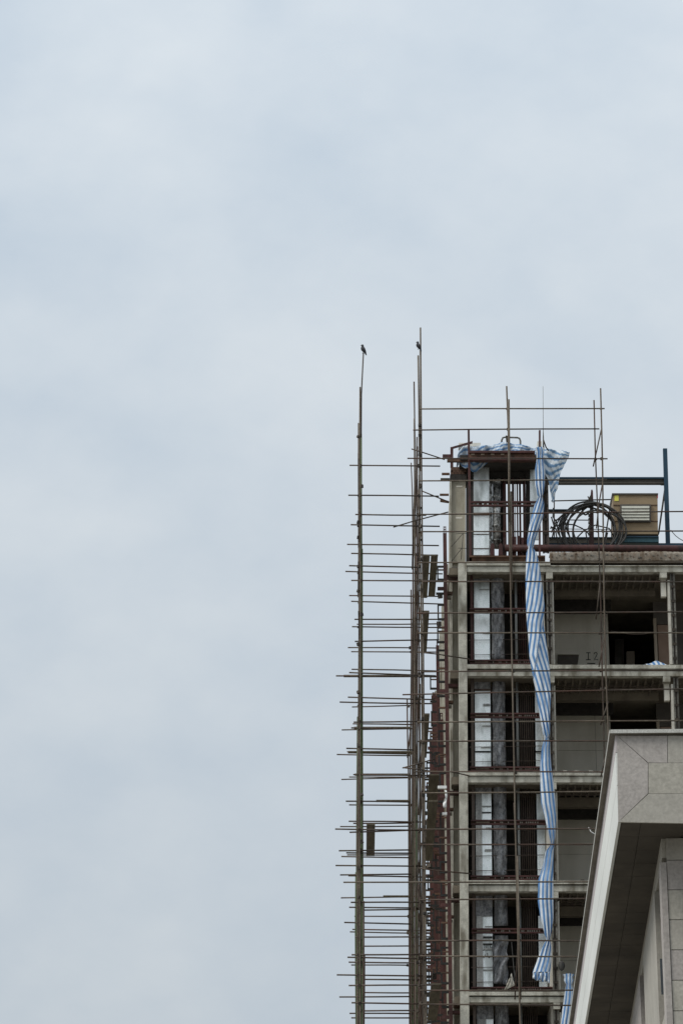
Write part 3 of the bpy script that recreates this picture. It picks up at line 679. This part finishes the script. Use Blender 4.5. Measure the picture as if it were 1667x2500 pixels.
for j in range(5):
    hem.append([P(1300+41*i/16, 2374+4.2*j+2.2*math.sin(i*1.1+j)+ .25*i*j*.5, 95.75 -.22+ .07*math.sin(i*1.3+j)) for i in range(17)])
grid('frayed_hem', hem, M['stripe'], T1, uvf=lambda a, b: (b*4.6, a))
twisted('hanging_tarpaulin', [(2379,1373,1401),(2386,1377,1397),(2394,1375,1399),(2403,1381,1395),(2418,1378,1399),(2440,1375,1400),(2470,1371,1398),(2500,1368,1393),(2560,1366,1392),(2620,1372,1390)], 95.75,
        'short striped tarpaulin with bunched top hanging beside the neighbour\'s stone eave', lambda y: .1+(y-2380)*.003, seed=5, m='stripe')
def crumple(x, y): return .030*math.sin(x*.13+y*.10) + .016*math.sin(x*.31-y*.23) + .007*math.sin(x*.7+y*.5)
# roof tarp
top = [(1117,1112),(1122,1098),(1130,1088),(1142,1085.5),(1165,1086),(1198,1086),(1212,1082),(1224,1078.5),(1240,1080),(1262,1083),(1285,1088),(1308,1094),(1316,1097)]
bot = [(1117,1116),(1121,1126),(1128,1140),(1136,1145),(1143,1142),(1152,1152),(1163,1150),(1175,1142),(1190,1130),(1205,1116),(1260,1115),(1316,1115)]
def interp(tb, x):
    for i in range(len(tb)-1):
        if tb[i][0] <= x <= tb[i+1][0]:
            t = (x-tb[i][0])/(tb[i+1][0]-tb[i][0]); return tb[i][1] + (tb[i+1][1]-tb[i][1])*t
    return tb[-1][1]
rows = []
for j in range(22):
    r = []
    for i in range(90):
        x = 1117 + 199*i/89; yt, yb = interp(top, x), interp(bot, x)
        if j < 6: Y = 98.9 - j*.22; y = yt - .4*(6-j)*0; base = P(x, yt, 97.35); v = Vector((base.x, Y, base.z + .05*math.sin(j*.5) + .5*crumple(x, j*9)))
        else:
            t = (j-5)/16; y = yt + (yb-yt)*t; v = P(x, y, 97.42); v.y += crumple(x, y)*1.6
        r.append(v)
    rows.append(r)
tag(grid('roof_tarpaulin', rows, M['stripe_roof'], None, uvf=lambda a, b: (a*1.1 + b*.55 + .06*math.sin(b*21), b)), 'crumpled blue striped tarpaulin draped over the red steel beam on the shaft roof', 'tarpaulin')
Lf = [(1325,1093),(1323,1106),(1321,1122),(1324,1140),(1329,1160),(1338,1182),(1342,1205),(1344,1222),(1346,1233)]
Rt = [(1389.5,1105),(1388,1113),(1384,1123),(1376,1140),(1367,1158),(1363,1178),(1360,1196),(1353,1212),(1351,1233)]
rows = []
for j in range(33):
    t = j/32*8; k = min(int(t), 7); f = t-k
    a = (Lf[k][0]+(Lf[k+1][0]-Lf[k][0])*f, Lf[k][1]+(Lf[k+1][1]-Lf[k][1])*f); b = (Rt[k][0]+(Rt[k+1][0]-Rt[k][0])*f, Rt[k][1]+(Rt[k+1][1]-Rt[k][1])*f)
    r = []
    for i in range(25):
        u = i/24; x = a[0]+(b[0]-a[0])*u; y = a[1]+(b[1]-a[1])*u + 2*math.sin(u*6)*(u*(1-u))
        v = P(x, y, 97.85); v.y += crumple(x*1.2, y)*1.3 - (.3*(j/32)); v.z += .012*math.sin(i*1.9)
        r.append(v)
    rows.append(r)
tag(grid('flapping_tarpaulin', rows, M['stripe_h'], None, uvf=lambda a, b: (a*1.0 + .05*math.sin(b*5+a*6), b)), 'loose striped tarpaulin corner flapping off the roof to the right of the knot', 'tarpaulin')
# knot collar
kn = []
for i in range(30):
    a = i*.55; kn.append(P(1317+8*math.cos(a), 1097+i*.35, 95.9) + Vector((0, .14*math.sin(a), 0)))
tube('tie_rope', kn, .018, M['wrap'], T1, 6)
# bundle on ledge
rows = []
for j in range(12):
    r = []
    for i in range(30):
        u = i/29; x = 1566 + 64*u; h = 19*(math.sin(math.pi*min(1,u*1.02))**.6)*(.45+.55*u) + 1.5*math.sin(u*14)
        t = j/11
        y = 1624 - h*math.sin(math.pi*t)
        v = P(x, y, 97.02+.0); v.y += .5*t + crumple(x, j*8)*.5
        r.append(v)
    rows.append(r)
tag(grid('tarpaulin_bundle', rows, M['stripe'], None, uvf=lambda a, b: (b*5.5+a*1.2, a)), 'small striped tarpaulin heaped on the floor edge beside the brown door', 'tarpaulin')

# ------------------------------------------------------------------ side steel risers
for q, (dY, yt, x) in enumerate(((0,1285,1085),(10.6,1560,1069.5),(16.2,1690,1059),(21.5,1790,1053),(5.3,1740,1077.0),(27,1900,1051))):
    Y = 97.6 + dY
    a = P(x, yt, Y)
    lab = ['tallest maroon steel mullion standing against the set-back concrete pier', 'maroon steel mullion with pierced pointed top just left of the tallest one', 'third maroon steel mullion down the building side, next to the dark planks',
           'fourth maroon steel mullion down the building side, half hidden by scaffold tubes', 'short maroon steel mullion between the two tallest ones', 'farthest maroon steel mullion, low behind the scaffold tubes'][q]
    S = thing('steel_mullion', lab, 'steel post', (a.x, Y, 0), 'maroon steel mullions along the building side')
    hw = .058 if q in (0,4) else .085
    box('mullion_flange', (a.x-hw, Y, 0), (a.x+hw, Y+.02, a.z-.22), M['red'], S)
    box('mullion_web', (a.x-.012, Y+.022, 0), (a.x+.012, Y+.12, a.z-.22), M['rust'], S)
    box('tip_plate', (a.x-hw*.75, Y, a.z-.218), (a.x-hw*.3, Y+.02, a.z), M['red'], S)
    box('tip_plate', (a.x+hw*.3, Y, a.z-.218), (a.x+hw*.75, Y+.02, a.z), M['red'], S)
    for zz in (a.z-.09, a.z-.005): box('tip_crossbar', (a.x-hw*.3, Y+.002, zz-.03), (a.x+hw*.3, Y+.018, zz), M['red'], S)
    # bracket loops pointing left
    z = a.z - 1.28
    k = 0
    while z > 15.5 and k < 26:
        h = (.42,.28,.46,.46,.30)[k % 5]; wd = (.20,.22,.24,.22,.20)[(k*2+q) % 5]
        if k % 5 != 1:
            xl = a.x-hw-wd
            br = box('bracket_arm', (xl, Y+.02, z-.05), (a.x-hw, Y+.1, z), M['rust'] if k % 2 else M['black'], S)
            box('bracket_arm', (xl, Y+.02, z-h-.06), (a.x-hw, Y+.1, z-h), M['black'], S)
            box('bracket_back', (xl, Y+.02, z-h), (xl+.045, Y+.1, z-.05), M['black'], S)
            if k % 3 == 0: box('bracket_arm', (xl+.046, Y+.02, z-h*.36), (a.x-hw, Y+.08, z-h*.28), M['rust'], S)
        else:
            box('bracket_arm', (a.x-hw-wd*.8, Y+.02, z-.1), (a.x-hw, Y+.1, z), M['red'], S)
            box('bracket_arm', (a.x-hw-wd, Y+.02, z-.24), (a.x-hw, Y+.1, z-.18), M['black'], S)
        z -= h + .27; k += 1
# white plastic sleeves, no lamps
for i, (x0, x1, y0, y1) in enumerate(((1068,1090,1918,1924.5),(1079,1090.5,1983,1989))):
    Q('plastic_sleeve', x0, x1, y0, y1, 96.9, .12, M['white']); 
    o = bpy.context.scene.objects['plastic_sleeve' if i == 0 else 'plastic_sleeve.001']
    tag(o, ('upper' if i == 0 else 'lower') + ' short white plastic sleeve lying against the maroon steel mullion', 'plastic sleeve', 'white sleeves on the maroon mullions')
rows = [[P(1084+3*math.sin(j*.5)+ (6-2*math.sin(j*.5))*i/4, 1930+42*j/11, 96.85+.04*math.sin(i+j)) for i in range(5)] for j in range(12)]
tag(grid('white_sheet', rows, M['white'], None), 'narrow white plastic sheet dangling between the two white sleeves', 'plastic sheet')

# ------------------------------------------------------------------ scaffolding
S = thing('scaffolding', 'rusty steel tube scaffolding wrapped round the corner of the unfinished building', 'scaffolding', (P(1030,2000,95).x, 95, 0))
r0 = .026
def pole(pts, Y, m='tube', r=r0, ground=True, name='upright_pole'):
    w_ = [P(x, y, Y) for x, y in pts]
    if ground:
        a, b = w_[-2], w_[-1]; t = b.z/(a.z-b.z); w_.append(b + (b-a)*min(t, 40))
        w_[-1].z = max(0, w_[-1].z)
    return tube(name, w_, r, M[m], S, 8)
# outer row
pole([(887,862),(883.5,930),(882,965),(881.5,1068)], 95.05, 'tube', .021, False)
pole([(879,945),(877.5,1100),(879.5,1400),(880,1600),(879,1800),(877.5,2050),(878.5,2300),(879.5,2500)], 95, 'tube_brown', .024)
pole([(875.3,1033),(875.5,1200),(877,1500),(875,1800),(873.5,2100),(873,2500)], 98, 'tube_brown', .028)
pole([(881.4,1060),(881.6,1250),(883,1500),(882,1800),(883,2100),(884.5,2500)], 98.2, 'tube_green', .028)
pole([(874.8,1106),(876,1300),(877,1600),(873,1900),(872,2200),(872,2500)], 101, 'tube')
pole([(880,1300),(881,1700),(880,2100),(881,2500)], 104, 'tube')
pole([(884,1340),(884,1700),(885,2100),(886,2500)], 107, 'tube_green', .024)
pole([(872.5,1830),(870,2200),(869.5,2500)], 110, 'tube_green', .028)
pole([(877,1600),(876.4,2100),(876,2500)], 113, 'tube_green', .028)
pole([(887.6,2200),(887.5,2350),(887,2500)], 96, 'tube')
pole([(889.5,2331),(889,2420),(888,2500)], 96.4, 'tube')
pole([(869,2130),(868,2280),(869.5,2500)], 107, 'tube_green', .028)
pole([(884.5,2040),(886,2300),(885.5,2500)], 110.5, 'tube_green', .028)
for pts, Y, rr in (([(874,1750),(872,2000),(872.5,2500)],104.3,.04),([(880,1900),(878,2200),(877.5,2500)],107.3,.045),([(884,2060),(882,2300),(883,2500)],113.3,.04),([(874,2200),(873.5,2350),(872.5,2500)],110.6,.045),([(880,1700),(881,1900),(880,2500)],110.9,.036)):
    pole(pts, Y, 'tube_green', rr)
# inner row
pole([(1026,800),(1027.5,1000),(1029.5,1250),(1033,1600),(1036,2000),(1040,2500)], 95, 'tube_brown', .026)
pole([(1020.5,868),(1022.5,1000),(1025,1300),(1028.5,1600),(1032,2000),(1036,2500)], 95.2, 'tube_brown', .027)
pole([(1025.5,855),(1026.5,1000),(1026,1150)], 95.3, 'tube', .024, False)
pole([(1010.3,932),(1012.5,1080),(1012,1180),(1008,1290),(1007.5,1500),(1006,1900),(1004,2500)], 101, 'tube', .024)
pole([(1011,1022),(1012.5,1300),(1012,1600),(1013,2100),(1015,2500)], 98, 'tube_brown')
pole([(1017.5,1067),(1015,1180),(1008,1300),(1006,1390)], 98.4, 'tube', .022, False)
pole([(1003.2,1130),(1006,1200),(1008,1400),(1009,1600),(1010,2500)], 104, 'tube', .02)
pole([(1018.5,1090),(1017,1300),(1018,1600),(1019,2000),(1021,2500)], 104.5, 'tube')
pole([(1023,1160),(1021,1300),(1022,1500),(1024,1900),(1025,2500)], 98.3, 'tube')
pole([(1016,1350),(1014.5,1700),(1013,2500)], 107, 'tube')
pole([(1003,1440),(1004,1600),(1001,1900),(1000,2500)], 110, 'tube')
pole([(993.5,1708),(994.5,1800),(997,1900),(998,2200),(999.5,2500)], 113, 'tube')
pole([(1003,1720),(1000.5,1830),(1001.5,1960),(1003,2500)], 113.4, 'tube')
pole([(1024.5,1670),(1024,1900),(1026.5,2200),(1029,2500)], 101.3, 'tube')
pole([(1031,1700),(1031.5,1900),(1030.5,2200),(1033,2500)], 98.6, 'tube')
pole([(1009,1850),(1006.5,2200),(1007,2500)], 116, 'tube_green')
pole([(1018,1900),(1017,2200),(1018,2500)], 110.3, 'tube_green')
for pts, Y in (([(1024,1160),(1012,1330)],98.6),([(1027,1300),(1014,1480)],101.5),([(1026,1480),(1012,1660)],104.8),([(1002,1775),(994,1850)],113.2),
               ([(1034,1700),(1022,1990)],98.7),([(1036,2000),(1027,2300)],98.7),([(1030,1900),(1016,2150)],104.8),([(1020,2150),(1034,2400)],101.5),([(1025,1850),(1008,2020)],107.4),([(1022,2230),(1008,2420)],110.6)):
    pole(pts, Y, 'tube', .022, False, 'brace_tube')
# front poles
pole([(1236,943),(1240,1050),(1243,1260),(1247,1500),(1252,1750),(1257,2000),(1263,2250),(1269,2500)], 94.72, 'tube_brown', .026)
pole([(1241.5,975),(1242.8,1100),(1243,1275)], 94.6, 'tube_brown', .026, False)
pole([(1247,1200),(1248.5,1440)], 94.65, 'tube_brown', .024, False)
pole([(1262.5,2090),(1266,2250),(1270,2440)], 94.6, 'tube_brown', .025, False)
pole([(1254,1960),(1261,2130),(1264,2300),(1256,2440)], 95.4, 'tube', .02, False)
pole([(1465,948),(1468,1060),(1470,1150),(1471.5,1300),(1473.5,1450),(1478,1640),(1484,1790),(1507,2500)], 94.72, 'tube_brown', .024)
pole([(1449,977),(1452,1100),(1458,1250),(1462,1370),(1465,1450),(1469,1640),(1473,1790),(1488,2500)], 96.3, 'tube', .022)
for pts, Y in (([(1467,1048),(1447,1139)],95.2),([(1469,1184),(1461,1230),(1455,1290)],95.2),([(1464,1420),(1454,1512)],95.4),([(1474,1560),(1461,1628)],95.2),([(1484,1712),(1465,1770)],95.4),([(1481,1830),(1466,1896)],95.2)):
    pole(pts, Y, 'tube', .020, False, 'brace_tube')
# front ledgers
led = [(1024,998.5,1475,997.5),(1008,1050,1462,1047),(994,1119,1482,1120),(1021,1174,1480,1171),(1018,1256,1760,1248),(1020,1298,1760,1296),(1018,1373.5,1760,1373),(1030,1420,1760,1421),
 (1018,1497,1760,1493),(1020,1545.5,1760,1545),(1030,1640,1760,1636),(982,1696,1760,1680),(1018,1763,1760,1759),(1020,1810,1760,1808),(1035,1884,1760,1886),(1030,1936,1760,1930),(1018,2025,1760,2021),
 (1020,2062,1760,2060),(838,2154,1700,2153),(1024,2197,1650,2193),(1024,2297,1600,2296),(1024,2334,1600,2337),(1024,2418,1600,2418),(1024,2452,1560,2455)]
for i, (x0, y0, x1, y1) in enumerate(led):
    xm = (x0+x1)/2
    pts = [(x0,y0),(x0+(x1-x0)*.33, y0+(y1-y0)*.33+random.uniform(-.8,.8)),(x0+(x1-x0)*.66, y0+(y1-y0)*.66+random.uniform(-.8,.8)),(x1,y1)]
    tube('ledger_pole', [P(x,y,94.86) for x,y in pts], .0225, M['tube' if i % 3 else 'tube_brown'], S, 8)
for pts in ([(1018,1592),(1060,1596),(1145,1609)],[(1020,2119),(1060,2125),(1148,2133)],[(1004,1096),(1030,1104),(1085,1122)],[(1028,1198),(1096,1226)],[(960,1287),(1010,1272),(1094,1250)],[(982,1875),(1030,1862),(1062,1852)],[(982,1874),(1020,1878),(1060,1884)],
            [(1010,1884),(1100,1884),(1145,1894)]):
    ptube('ledger_pole', pts, 95.15, .020, M['tube'], S, 8)
# levels
lv = [Zp(y, 94.9) for y in (998,1048,1120,1172,1250,1297,1373,1421,1494,1544,1638,1683,1760,1809,1886,1933,2023,2061,2154,2195,2296,2335,2418,2453,2540,2580,2660,2700)]
rowsY = [95.1,98.1,101.1,104.1,107.1,110.1,113.1,116.1]
tr = '''853,1136,1074,1138 850,1209,1071,1211.5 867,1256,1040,1258 856,1281,1073,1285 847,1329,1071,1332 857,1351,1069,1356 852,1381,1025,1385 843,1395,1080,1401 857,1417,1078,1418
852,1454,1074,1456 857,1468,1086,1475 865,1512,1085,1512 871,1524,1072,1523 859,1530,1067,1532 866,1566,1068,1562 849,1581,1066,1582 857,1591,1066,1592 858,1634,1064,1638 852,1642,1063,1650 820,1650,1063,1652
849,1702,1060,1708 829,1714,1055,1718 859,1726,1005,1722 863,1763,1040,1761 861,1767,1010,1769 857,1777,1005,1779 834,1782,1005,1779 845,1827,1015,1831 847,1835,1005,1839 849,1838,1005,1841 822,1842,1000,1845
862,1891,1050,1894 852,1897,1050,1898 833,1903,1000,1899 844,1956,1000,1958 852,1965,1018,1966 851,2005,1030,2007 862,2010,1005,2009 830,2018,1005,2017 818,2024,1030,2027 853,2032,1030,2026 827,2077,1000,2075
845,2082,1005,2083 847,2087,1005,2087 833,2091,1005,2094 819,2113,1048,2115 830,2136,1005,2134 850,2138,1058,2142 832,2192,1056,2188 856,2203,1055,2203 852,2215,1056,2217 885,2222,1060,2220 865,2237,1050,2237
840,2252,1005,2256 860,2269,1058,2272 854,2275,1058,2279 866,2288,1058,2287 885,2310,1057,2309 858,2331,1058,2330 848,2337,1058,2341 851,2349,1058,2351 857,2356,1043,2357 822,2380,1058,2383 867,2391,1058,2393
851,2406,1058,2405 869,2423,1050,2424 828,2434,1010,2433 858,2448,1030,2451 888,2468,1020,2467 853,2474,1040,2475 857,2485,1058,2485'''
cpm = None
def coupler(pos, s=1.0):
    global cpm
    if cpm is None:
        q = [(-.045,-.04,-.045),(.045,-.04,-.045),(.045,.04,-.045),(-.045,.04,-.045),(-.035,-.045,.045),(.04,-.035,.045),(.04,.045,.045),(-.04,.04,.045)]
        cpm = bpy.data.meshes.new('coupler'); cpm.from_pydata(q, [], BF); cpm.materials.append(M['coupler'])
    o = bpy.data.objects.new('coupler', cpm); C.objects.link(o); o.location = pos
    o.rotation_euler = (random.uniform(-.3,.3), random.uniform(-.3,.3), random.uniform(0,3)); o.scale = (s,s,s*random.uniform(.8,1.3)); attach(o, S)
for i, e_ in enumerate(tr.split()):
    x0, y0, x1, y1 = map(float, e_.split(','))
    ymid = (y0+y1)/2
    best = None
    for Y in rowsY:
        if Y > 95.1 and ymid < 1130 + (Y-95)*26: continue
        z = Zp(ymid, Y); dz = min(abs(z-l) for l in lv)
        if best is None or dz < best[0]-.02: best = (dz, Y)
    Y = best[1] + random.uniform(-.1,.1)
    tube('transom_pole', [P(x0,y0,Y), P((x0+x1)/2,(y0+y1)/2+random.uniform(-.7,.7),Y), P(x1,y1,Y)], .023, M['tube' if i % 4 else 'pipe'], S, 8)
    for xx in (878, PX + 147*95/Y):
        if x1 > xx and len([1]) : coupler(P(xx + random.uniform(-3,3), ymid, Y-.03), .9)
    if i in (9, 12, 45, 62): coupler(P(x1, y1, Y), 1.6)
for (x0,y0,x1,y1) in ((918,1952.5,1000,1954.5),(935,2186.5,1000,2187),(845,1833,1005,1835.5),(860,1888.5,1000,1890),(858,1774,1003,1776),(833,1647,1000,1649.5)):
    if x0 > 900 or True:
        Q('toe_board', x0 if x0 > 900 else x0+6, x1, (y0+y1)/2-1, (y0+y1)/2+1.6, 107.5, .2, M['board'], S)
# longitudinal ledgers running back into depth, both rows
for i, z in enumerate(lv[2:26]):
    for x in (.0, 1.83):
        if (i + int(x)) % 2 == 0:
            tube('ledger_pole', [(x+random.uniform(-.05,.05), 95, z+.05), (x+random.uniform(-.05,.05), 104, z+.05+random.uniform(-.05,.05))], .022, M['tube'], S, 6)
for x0, ys_ in ((1237,(998,1048,1120,1172,1250,1297,1373,1421,1494,1544,1638,1683,1760,1809,1886,1933,2023,2061,2154,2195,2296,2335,2418,2453)),(1465,(998,1120,1250,1297,1373,1421,1494,1545,1637,1681,1760))):
    for y in ys_:
        xx = x0 + (y-950)*(.0225 if x0 < 1300 else .0175)
        coupler(P(xx, y, 94.76), .8)
        if x0 > 1300 and y > 1040: coupler(P(xx-15+ (y-1050)*.006, y+1, 96.2), .7)
for y in (1038,1063,1110,1185,1188,1240,1285,1318,1365,1440,1495,1545,1640,1700,1755,1812,1885,1940,2020,2060,2155,2230,2340,2420): coupler(P(1022+(y-800)*.0095, y, 94.95), .9)
for y in (1066,1187,1275,1312,1443,1500,1573,1690,1820,1940,2055,2120,2190): coupler(P(random.choice((874.5,883)), y, 94.9), .9)

# boards lying on the scaffold
def plank(x0, x1, y0, y1, Y0, label, x0b=None):
    z = Zp(y0, Y0); Y1 = Yfor(z, y1)
    a, b = P(x0, y0, Y0).x, P(x1, y0, Y0).x
    o = make('scaffold_board', [(a,Y0,z),(b,Y0,z),(b,Y1,z),(a,Y1,z),(a,Y0,z+.045),(b,Y0,z+.045),(b,Y1,z+.045),(a,Y1,z+.045)], BF, M['board'])
    return tag(o, label, 'plank', 'loose boards lying on the scaffold')
plank(1033,1049,1357,1460,95.4, 'upper dark scaffold board nearest the corner pole, left one of the pair')
plank(1051.5,1068.5,1357,1456,95.4, 'upper dark scaffold board nearest the mullion, right one of the pair')
plank(1032,1047.5,1494,1592,95.4, 'single dark board on the scaffold just below the pair of boards')
plank(1034,1048.5,1745,1850,96.5, 'dark board beside the corner pole at the height of the pinched tarpaulin')
plank(1047,1072,1893,1975,98.0, 'wide brown board seen from below just left of the upper white sleeve')
plank(1046,1068,1957,2102,96.3, 'longest dark board hanging below the white sleeves')
plank(1052,1077,2404,2492,96.0, 'lowest dark board, at the foot of the corner pole')
plank(894.5,915.5,2014,2090,98.2, 'lone short board lying between the two pole rows, clear against the sky')

# ------------------------------------------------------------------ birds
def bird(px, py, Y, flip, s, label):
    base = P(px, py, Y)
    def W(l): return [base + Vector((flip*x*s, y*s, z*s)) for x, y, z in l]
    t = thing('bird', label, 'bird', base, 'birds perched on the scaffold poles')
    path = [(.105,0,-.075),(.085,0,-.03),(.06,0,.02),(.03,0,.075),(.0,0,.13),(-.018,0,.18),(-.022,0,.215),(-.02,0,.25),(-.028,0,.28),(-.04,0,.30)]
    v, f, _ = loft(W(path), [r*s for r in (.014,.024,.034,.058,.073,.068,.048,.041,.040,.02)], 12)
    make('body', v, f, M['feather'], t, smooth=True)
    v, f, _ = loft(W([(-.04,0,.285),(-.075,0,.275),(-.098,0,.262)]), [.016*s,.011*s,.002*s], 8); make('beak', v, f, M['beak'], t, smooth=True)
    for sy in (-1, 1):
        v, f, _ = loft(W([(-.01,sy*.055,.19),(.015,sy*.068,.13),(.05,sy*.05,.06),(.085,sy*.022,-.01),(.1,sy*.012,-.045)]), [.02*s,.045*s,.04*s,.022*s,.006*s], 8, (1,.4)); make('wing', v, f, M['feather'], t, smooth=True)
        v, f, _ = loft(W([(0,sy*.025,.075),(.0,sy*.02,.03),(-.01,sy*.018,0),(-.035,sy*.02,-.004)]), [.014*s,.007*s,.006*s,.004*s], 6); make('leg', v, f, M['beak'], t)
        v, f, _ = loft(W([(-.034,sy*.034,.286),(-.036,sy*.041,.286)]), [.006*s,.003*s], 6); make('eye', v, f, M['black'], t)
bird(886.5, 862, 95.05, 1, .95, 'black bird perched on the tip of the left pole against the sky')
bird(1021, 853, 94.9, 1, .88, 'black bird clinging beside the tallest pole at the building corner')

# ------------------------------------------------------------------ neighbouring stone building
phi = .0347
Ax = Vector((math.cos(phi), -math.sin(phi), 0)); Bx = Vector((math.sin(phi), math.cos(phi), 0))
O = P(1508, 2007, 45.0)
def NP(x, y, d=0.0):
    u = (x-PX)/F; v = -(y-PY)/F
    dr = Vector((u, cs - sn*v, sn + cs*v)); c0 = Vector((0,0,CAMZ))
    t = ((O + Bx*d) - c0).dot(Bx) / dr.dot(Bx)
    return c0 + dr*t
def loc(p): q = p - O; return q.dot(Ax), q.dot(Bx), p.z
def NW(s, d, z): return Vector((O.x, O.y, 0)) + Ax*s + Bx*d + Vector((0,0,z))
def nbox(name, s0, s1, d0, d1, z0, z1, m, parent, k=0.0):
    v = [NW(s+k*d, d, z) for z in (z0, z1) for s, d in ((s0,d0),(s1,d0),(s1,d1),(s0,d1))]
    return make(name, v, BF, M[m], parent)
zb = O.z; zt = loc(NP(1505, 1795))[2]
NBg = thing('stone_building', 'grey stone-clad neighbouring building with deep overhanging eave at the lower right', 'building', NW(6, 10, 0))
WR = 6.5; DL = 26
nbox('eave_core', .045, WR, .045, DL, zb+.03, zt-.01, 'joint', NBg)
# front fascia panels
def npanel(pts, m, g=.0045):
    pts = [NP(x, y) for x, y in pts]; c = sum(pts, Vector())/len(pts)
    pts = [p + (c-p).normalized()*g for p in pts]
    return prism('fascia_panel', pts, tuple(Bx*.04), M[m], NBg)
npanel([(1581,1862.5),(1628.5,1862.5),(1628,1795.5),(1505,1795.5)][::1], 'stone_c')
npanel([(1508,2007),(1581,1937.5),(1581,1862.5),(1505,1795.5)], 'stone_c')
npanel([(1581,1937.5),(1730,1937.5),(1730,1862.5),(1581,1862.5)], 'stone_b')
npanel([(1508,2007),(1730,2011),(1730,1937.5),(1581,1937.5)], 'stone')
npanel([(1628.5,1862.5),(1730,1862.5),(1730,1795.5),(1628,1795.5)], 'stone')
xe = loc(NP(1730,1900))[0]
for i in range(3):
    nbox('fascia_panel', xe+.006+i*1.5, xe+1.49+i*1.5, 0, .04, zb+.004, zt, 'stone', NBg)
# side fascia: three bands of long panels
H = zt - zb
for (f0, f1, m) in ((.80,1.0,'stone_pink'),(.42,.795,'stone_white'),(.0,.415,'stone_white')):
    d = .005
    while d < DL:
        L_ = 3.2 + random.uniform(-.2,.2)
        nbox('fascia_panel', 0, .04, d, min(DL, d+L_-.012), zb+H*f0+.005, zb+H*f1, m, NBg); d += L_
# coping
for i in range(6):
    nbox('coping_stone', -.075, .35, -.07+i*4.3, -.07+i*4.3+4.29, zt+.004, zt+.035, 'cap', NBg)
    nbox('coping_edge', -.082, -.076, -.07+i*4.3, -.07+i*4.3+4.29, zt+.01, zt+.06, 'cap_top', NBg)
for i in range(4):
    nbox('coping_stone', .352+i*1.6, .352+i*1.6+1.59, -.07, .35, zt+.004, zt+.035, 'cap', NBg)
for i in range(4): nbox('coping_edge', -.07+i*1.65, -.07+i*1.65+1.64, -.08, -.071, zt+.01, zt+.062, 'cap_top', NBg)
nbox('coping_top', -.07, WR, -.065, DL, zt+.036, zt+.058, 'cap_top', NBg)
# soffit panels
pwall = None
# wall corner in local space: on the soffit plane under pixel (1607,2052)
def soffit_hit(x, y):
    u = (x-PX)/F; v = -(y-PY)/F; dr = Vector((u, cs-sn*v, sn+cs*v)); t = (zb-CAMZ)/dr.z
    return loc(Vector((0,0,CAMZ)) + dr*t)
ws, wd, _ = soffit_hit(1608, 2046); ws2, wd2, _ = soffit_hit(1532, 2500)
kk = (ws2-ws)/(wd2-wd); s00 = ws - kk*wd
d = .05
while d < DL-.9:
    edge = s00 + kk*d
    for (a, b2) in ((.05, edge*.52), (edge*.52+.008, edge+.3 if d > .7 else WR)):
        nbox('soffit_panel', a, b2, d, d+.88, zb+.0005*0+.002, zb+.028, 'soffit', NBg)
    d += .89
# walls
def wbox(name, t0, t1, d0, d1, z0, z1, m, parent=NBg):     # t: inward from the side wall line
    v = []
    for z in (z0, z1):
        for t, dd in ((t0,d0),(t1,d0),(t1,d1),(t0,d1)): v.append(NW(s00+kk*dd+t, dd, z))
    return make(name, v, BF, M[m], parent)
# front wall stone courses
course = abs(loc(NP(1640,2177,wd))[2] - loc(NP(1640,2250,wd))[2])
ztop = zb + .001
zj = loc(NP(1640,2100,wd))[2]
rows_z = [ztop, zj]
while rows_z[-1] > .05: rows_z.append(max(0, rows_z[-1]-course))
nbox('wall_core', s00+kk*wd+.25, WR, wd+.05, DL, 0, zb+.002, 'joint', NBg)
for j in range(len(rows_z)-1):
    z1, z0 = rows_z[j], rows_z[j+1]
    if z1 < zb - 9: nbox('wall_stone', s00+kk*wd+.09, WR, wd, wd+.05, 0, z1, 'stone', NBg); break
    off = (0, .35)[j % 2]
    e0 = s00 + kk*wd + .09
    xs_ = [e0, e0+.8+off*.6, e0+2.1+off, e0+3.4+off, WR]
    for i in range(4):
        nbox('wall_stone', xs_[i]+.004, xs_[i+1]-.004, wd, wd+.05, z0+.005, z1-.005, ('stone','stone_b','stone_c')[(i+j*2) % 3], NBg)
# corner pilaster strip, and side wall of piers and window recesses
wbox('corner_pilaster', 0, .085, wd-.02, wd+.6, 0, zb-.35, 'stone_c')
wz = zb - .27
wbox('wall_head', .03, .26, wd+.05, DL, wz, zb, 'stone_b')
d = wd+.6; i = 0
while d < DL-1:
    wn = 1.7; pr = 5.1
    fr = wbox('window_frame', .11, .16, d, d+wn, wz-1.95, wz-.004, 'soffit'); wbox('window_pane', .10, .108, d+.05, d+wn-.05, wz-1.9, wz-.05, 'glass', fr)
    wbox('window_mullion', .07, .098, d+wn*.5, d+wn*.5+.06, wz-1.9, wz-.05, 'cap', fr)
    wbox('wall_spandrel', .03, .24, d, d+wn, wz-3.6, wz-1.96, 'stone_b')
    wbox('window_pier', 0, .25, d+wn+.002, d+wn+pr-.002, 0, wz-.004, 'stone_c' if i % 2 else 'stone')
    wbox('wall_spandrel', .03, .24, d, d+wn, 0, wz-3.61, 'stone_b')
    if i == 0:
        v = [NW(s00+kk*(d+.3)-.02, d+.3, 0), NW(s00+kk*(d+.3)+.09, d+.28, 0)]
        sash = make('open_sash', [(p.x, p.y, z) for z in (wz-1.75, wz-1.25) for p in (v[0], v[1], v[1]+Bx*.04, v[0]+Bx*.04)], BF, M['glass'], fr)
    d += wn+pr; i += 1
wbox('wall_rear', 0, .25, d, DL, 0, wz-.004, 'stone')
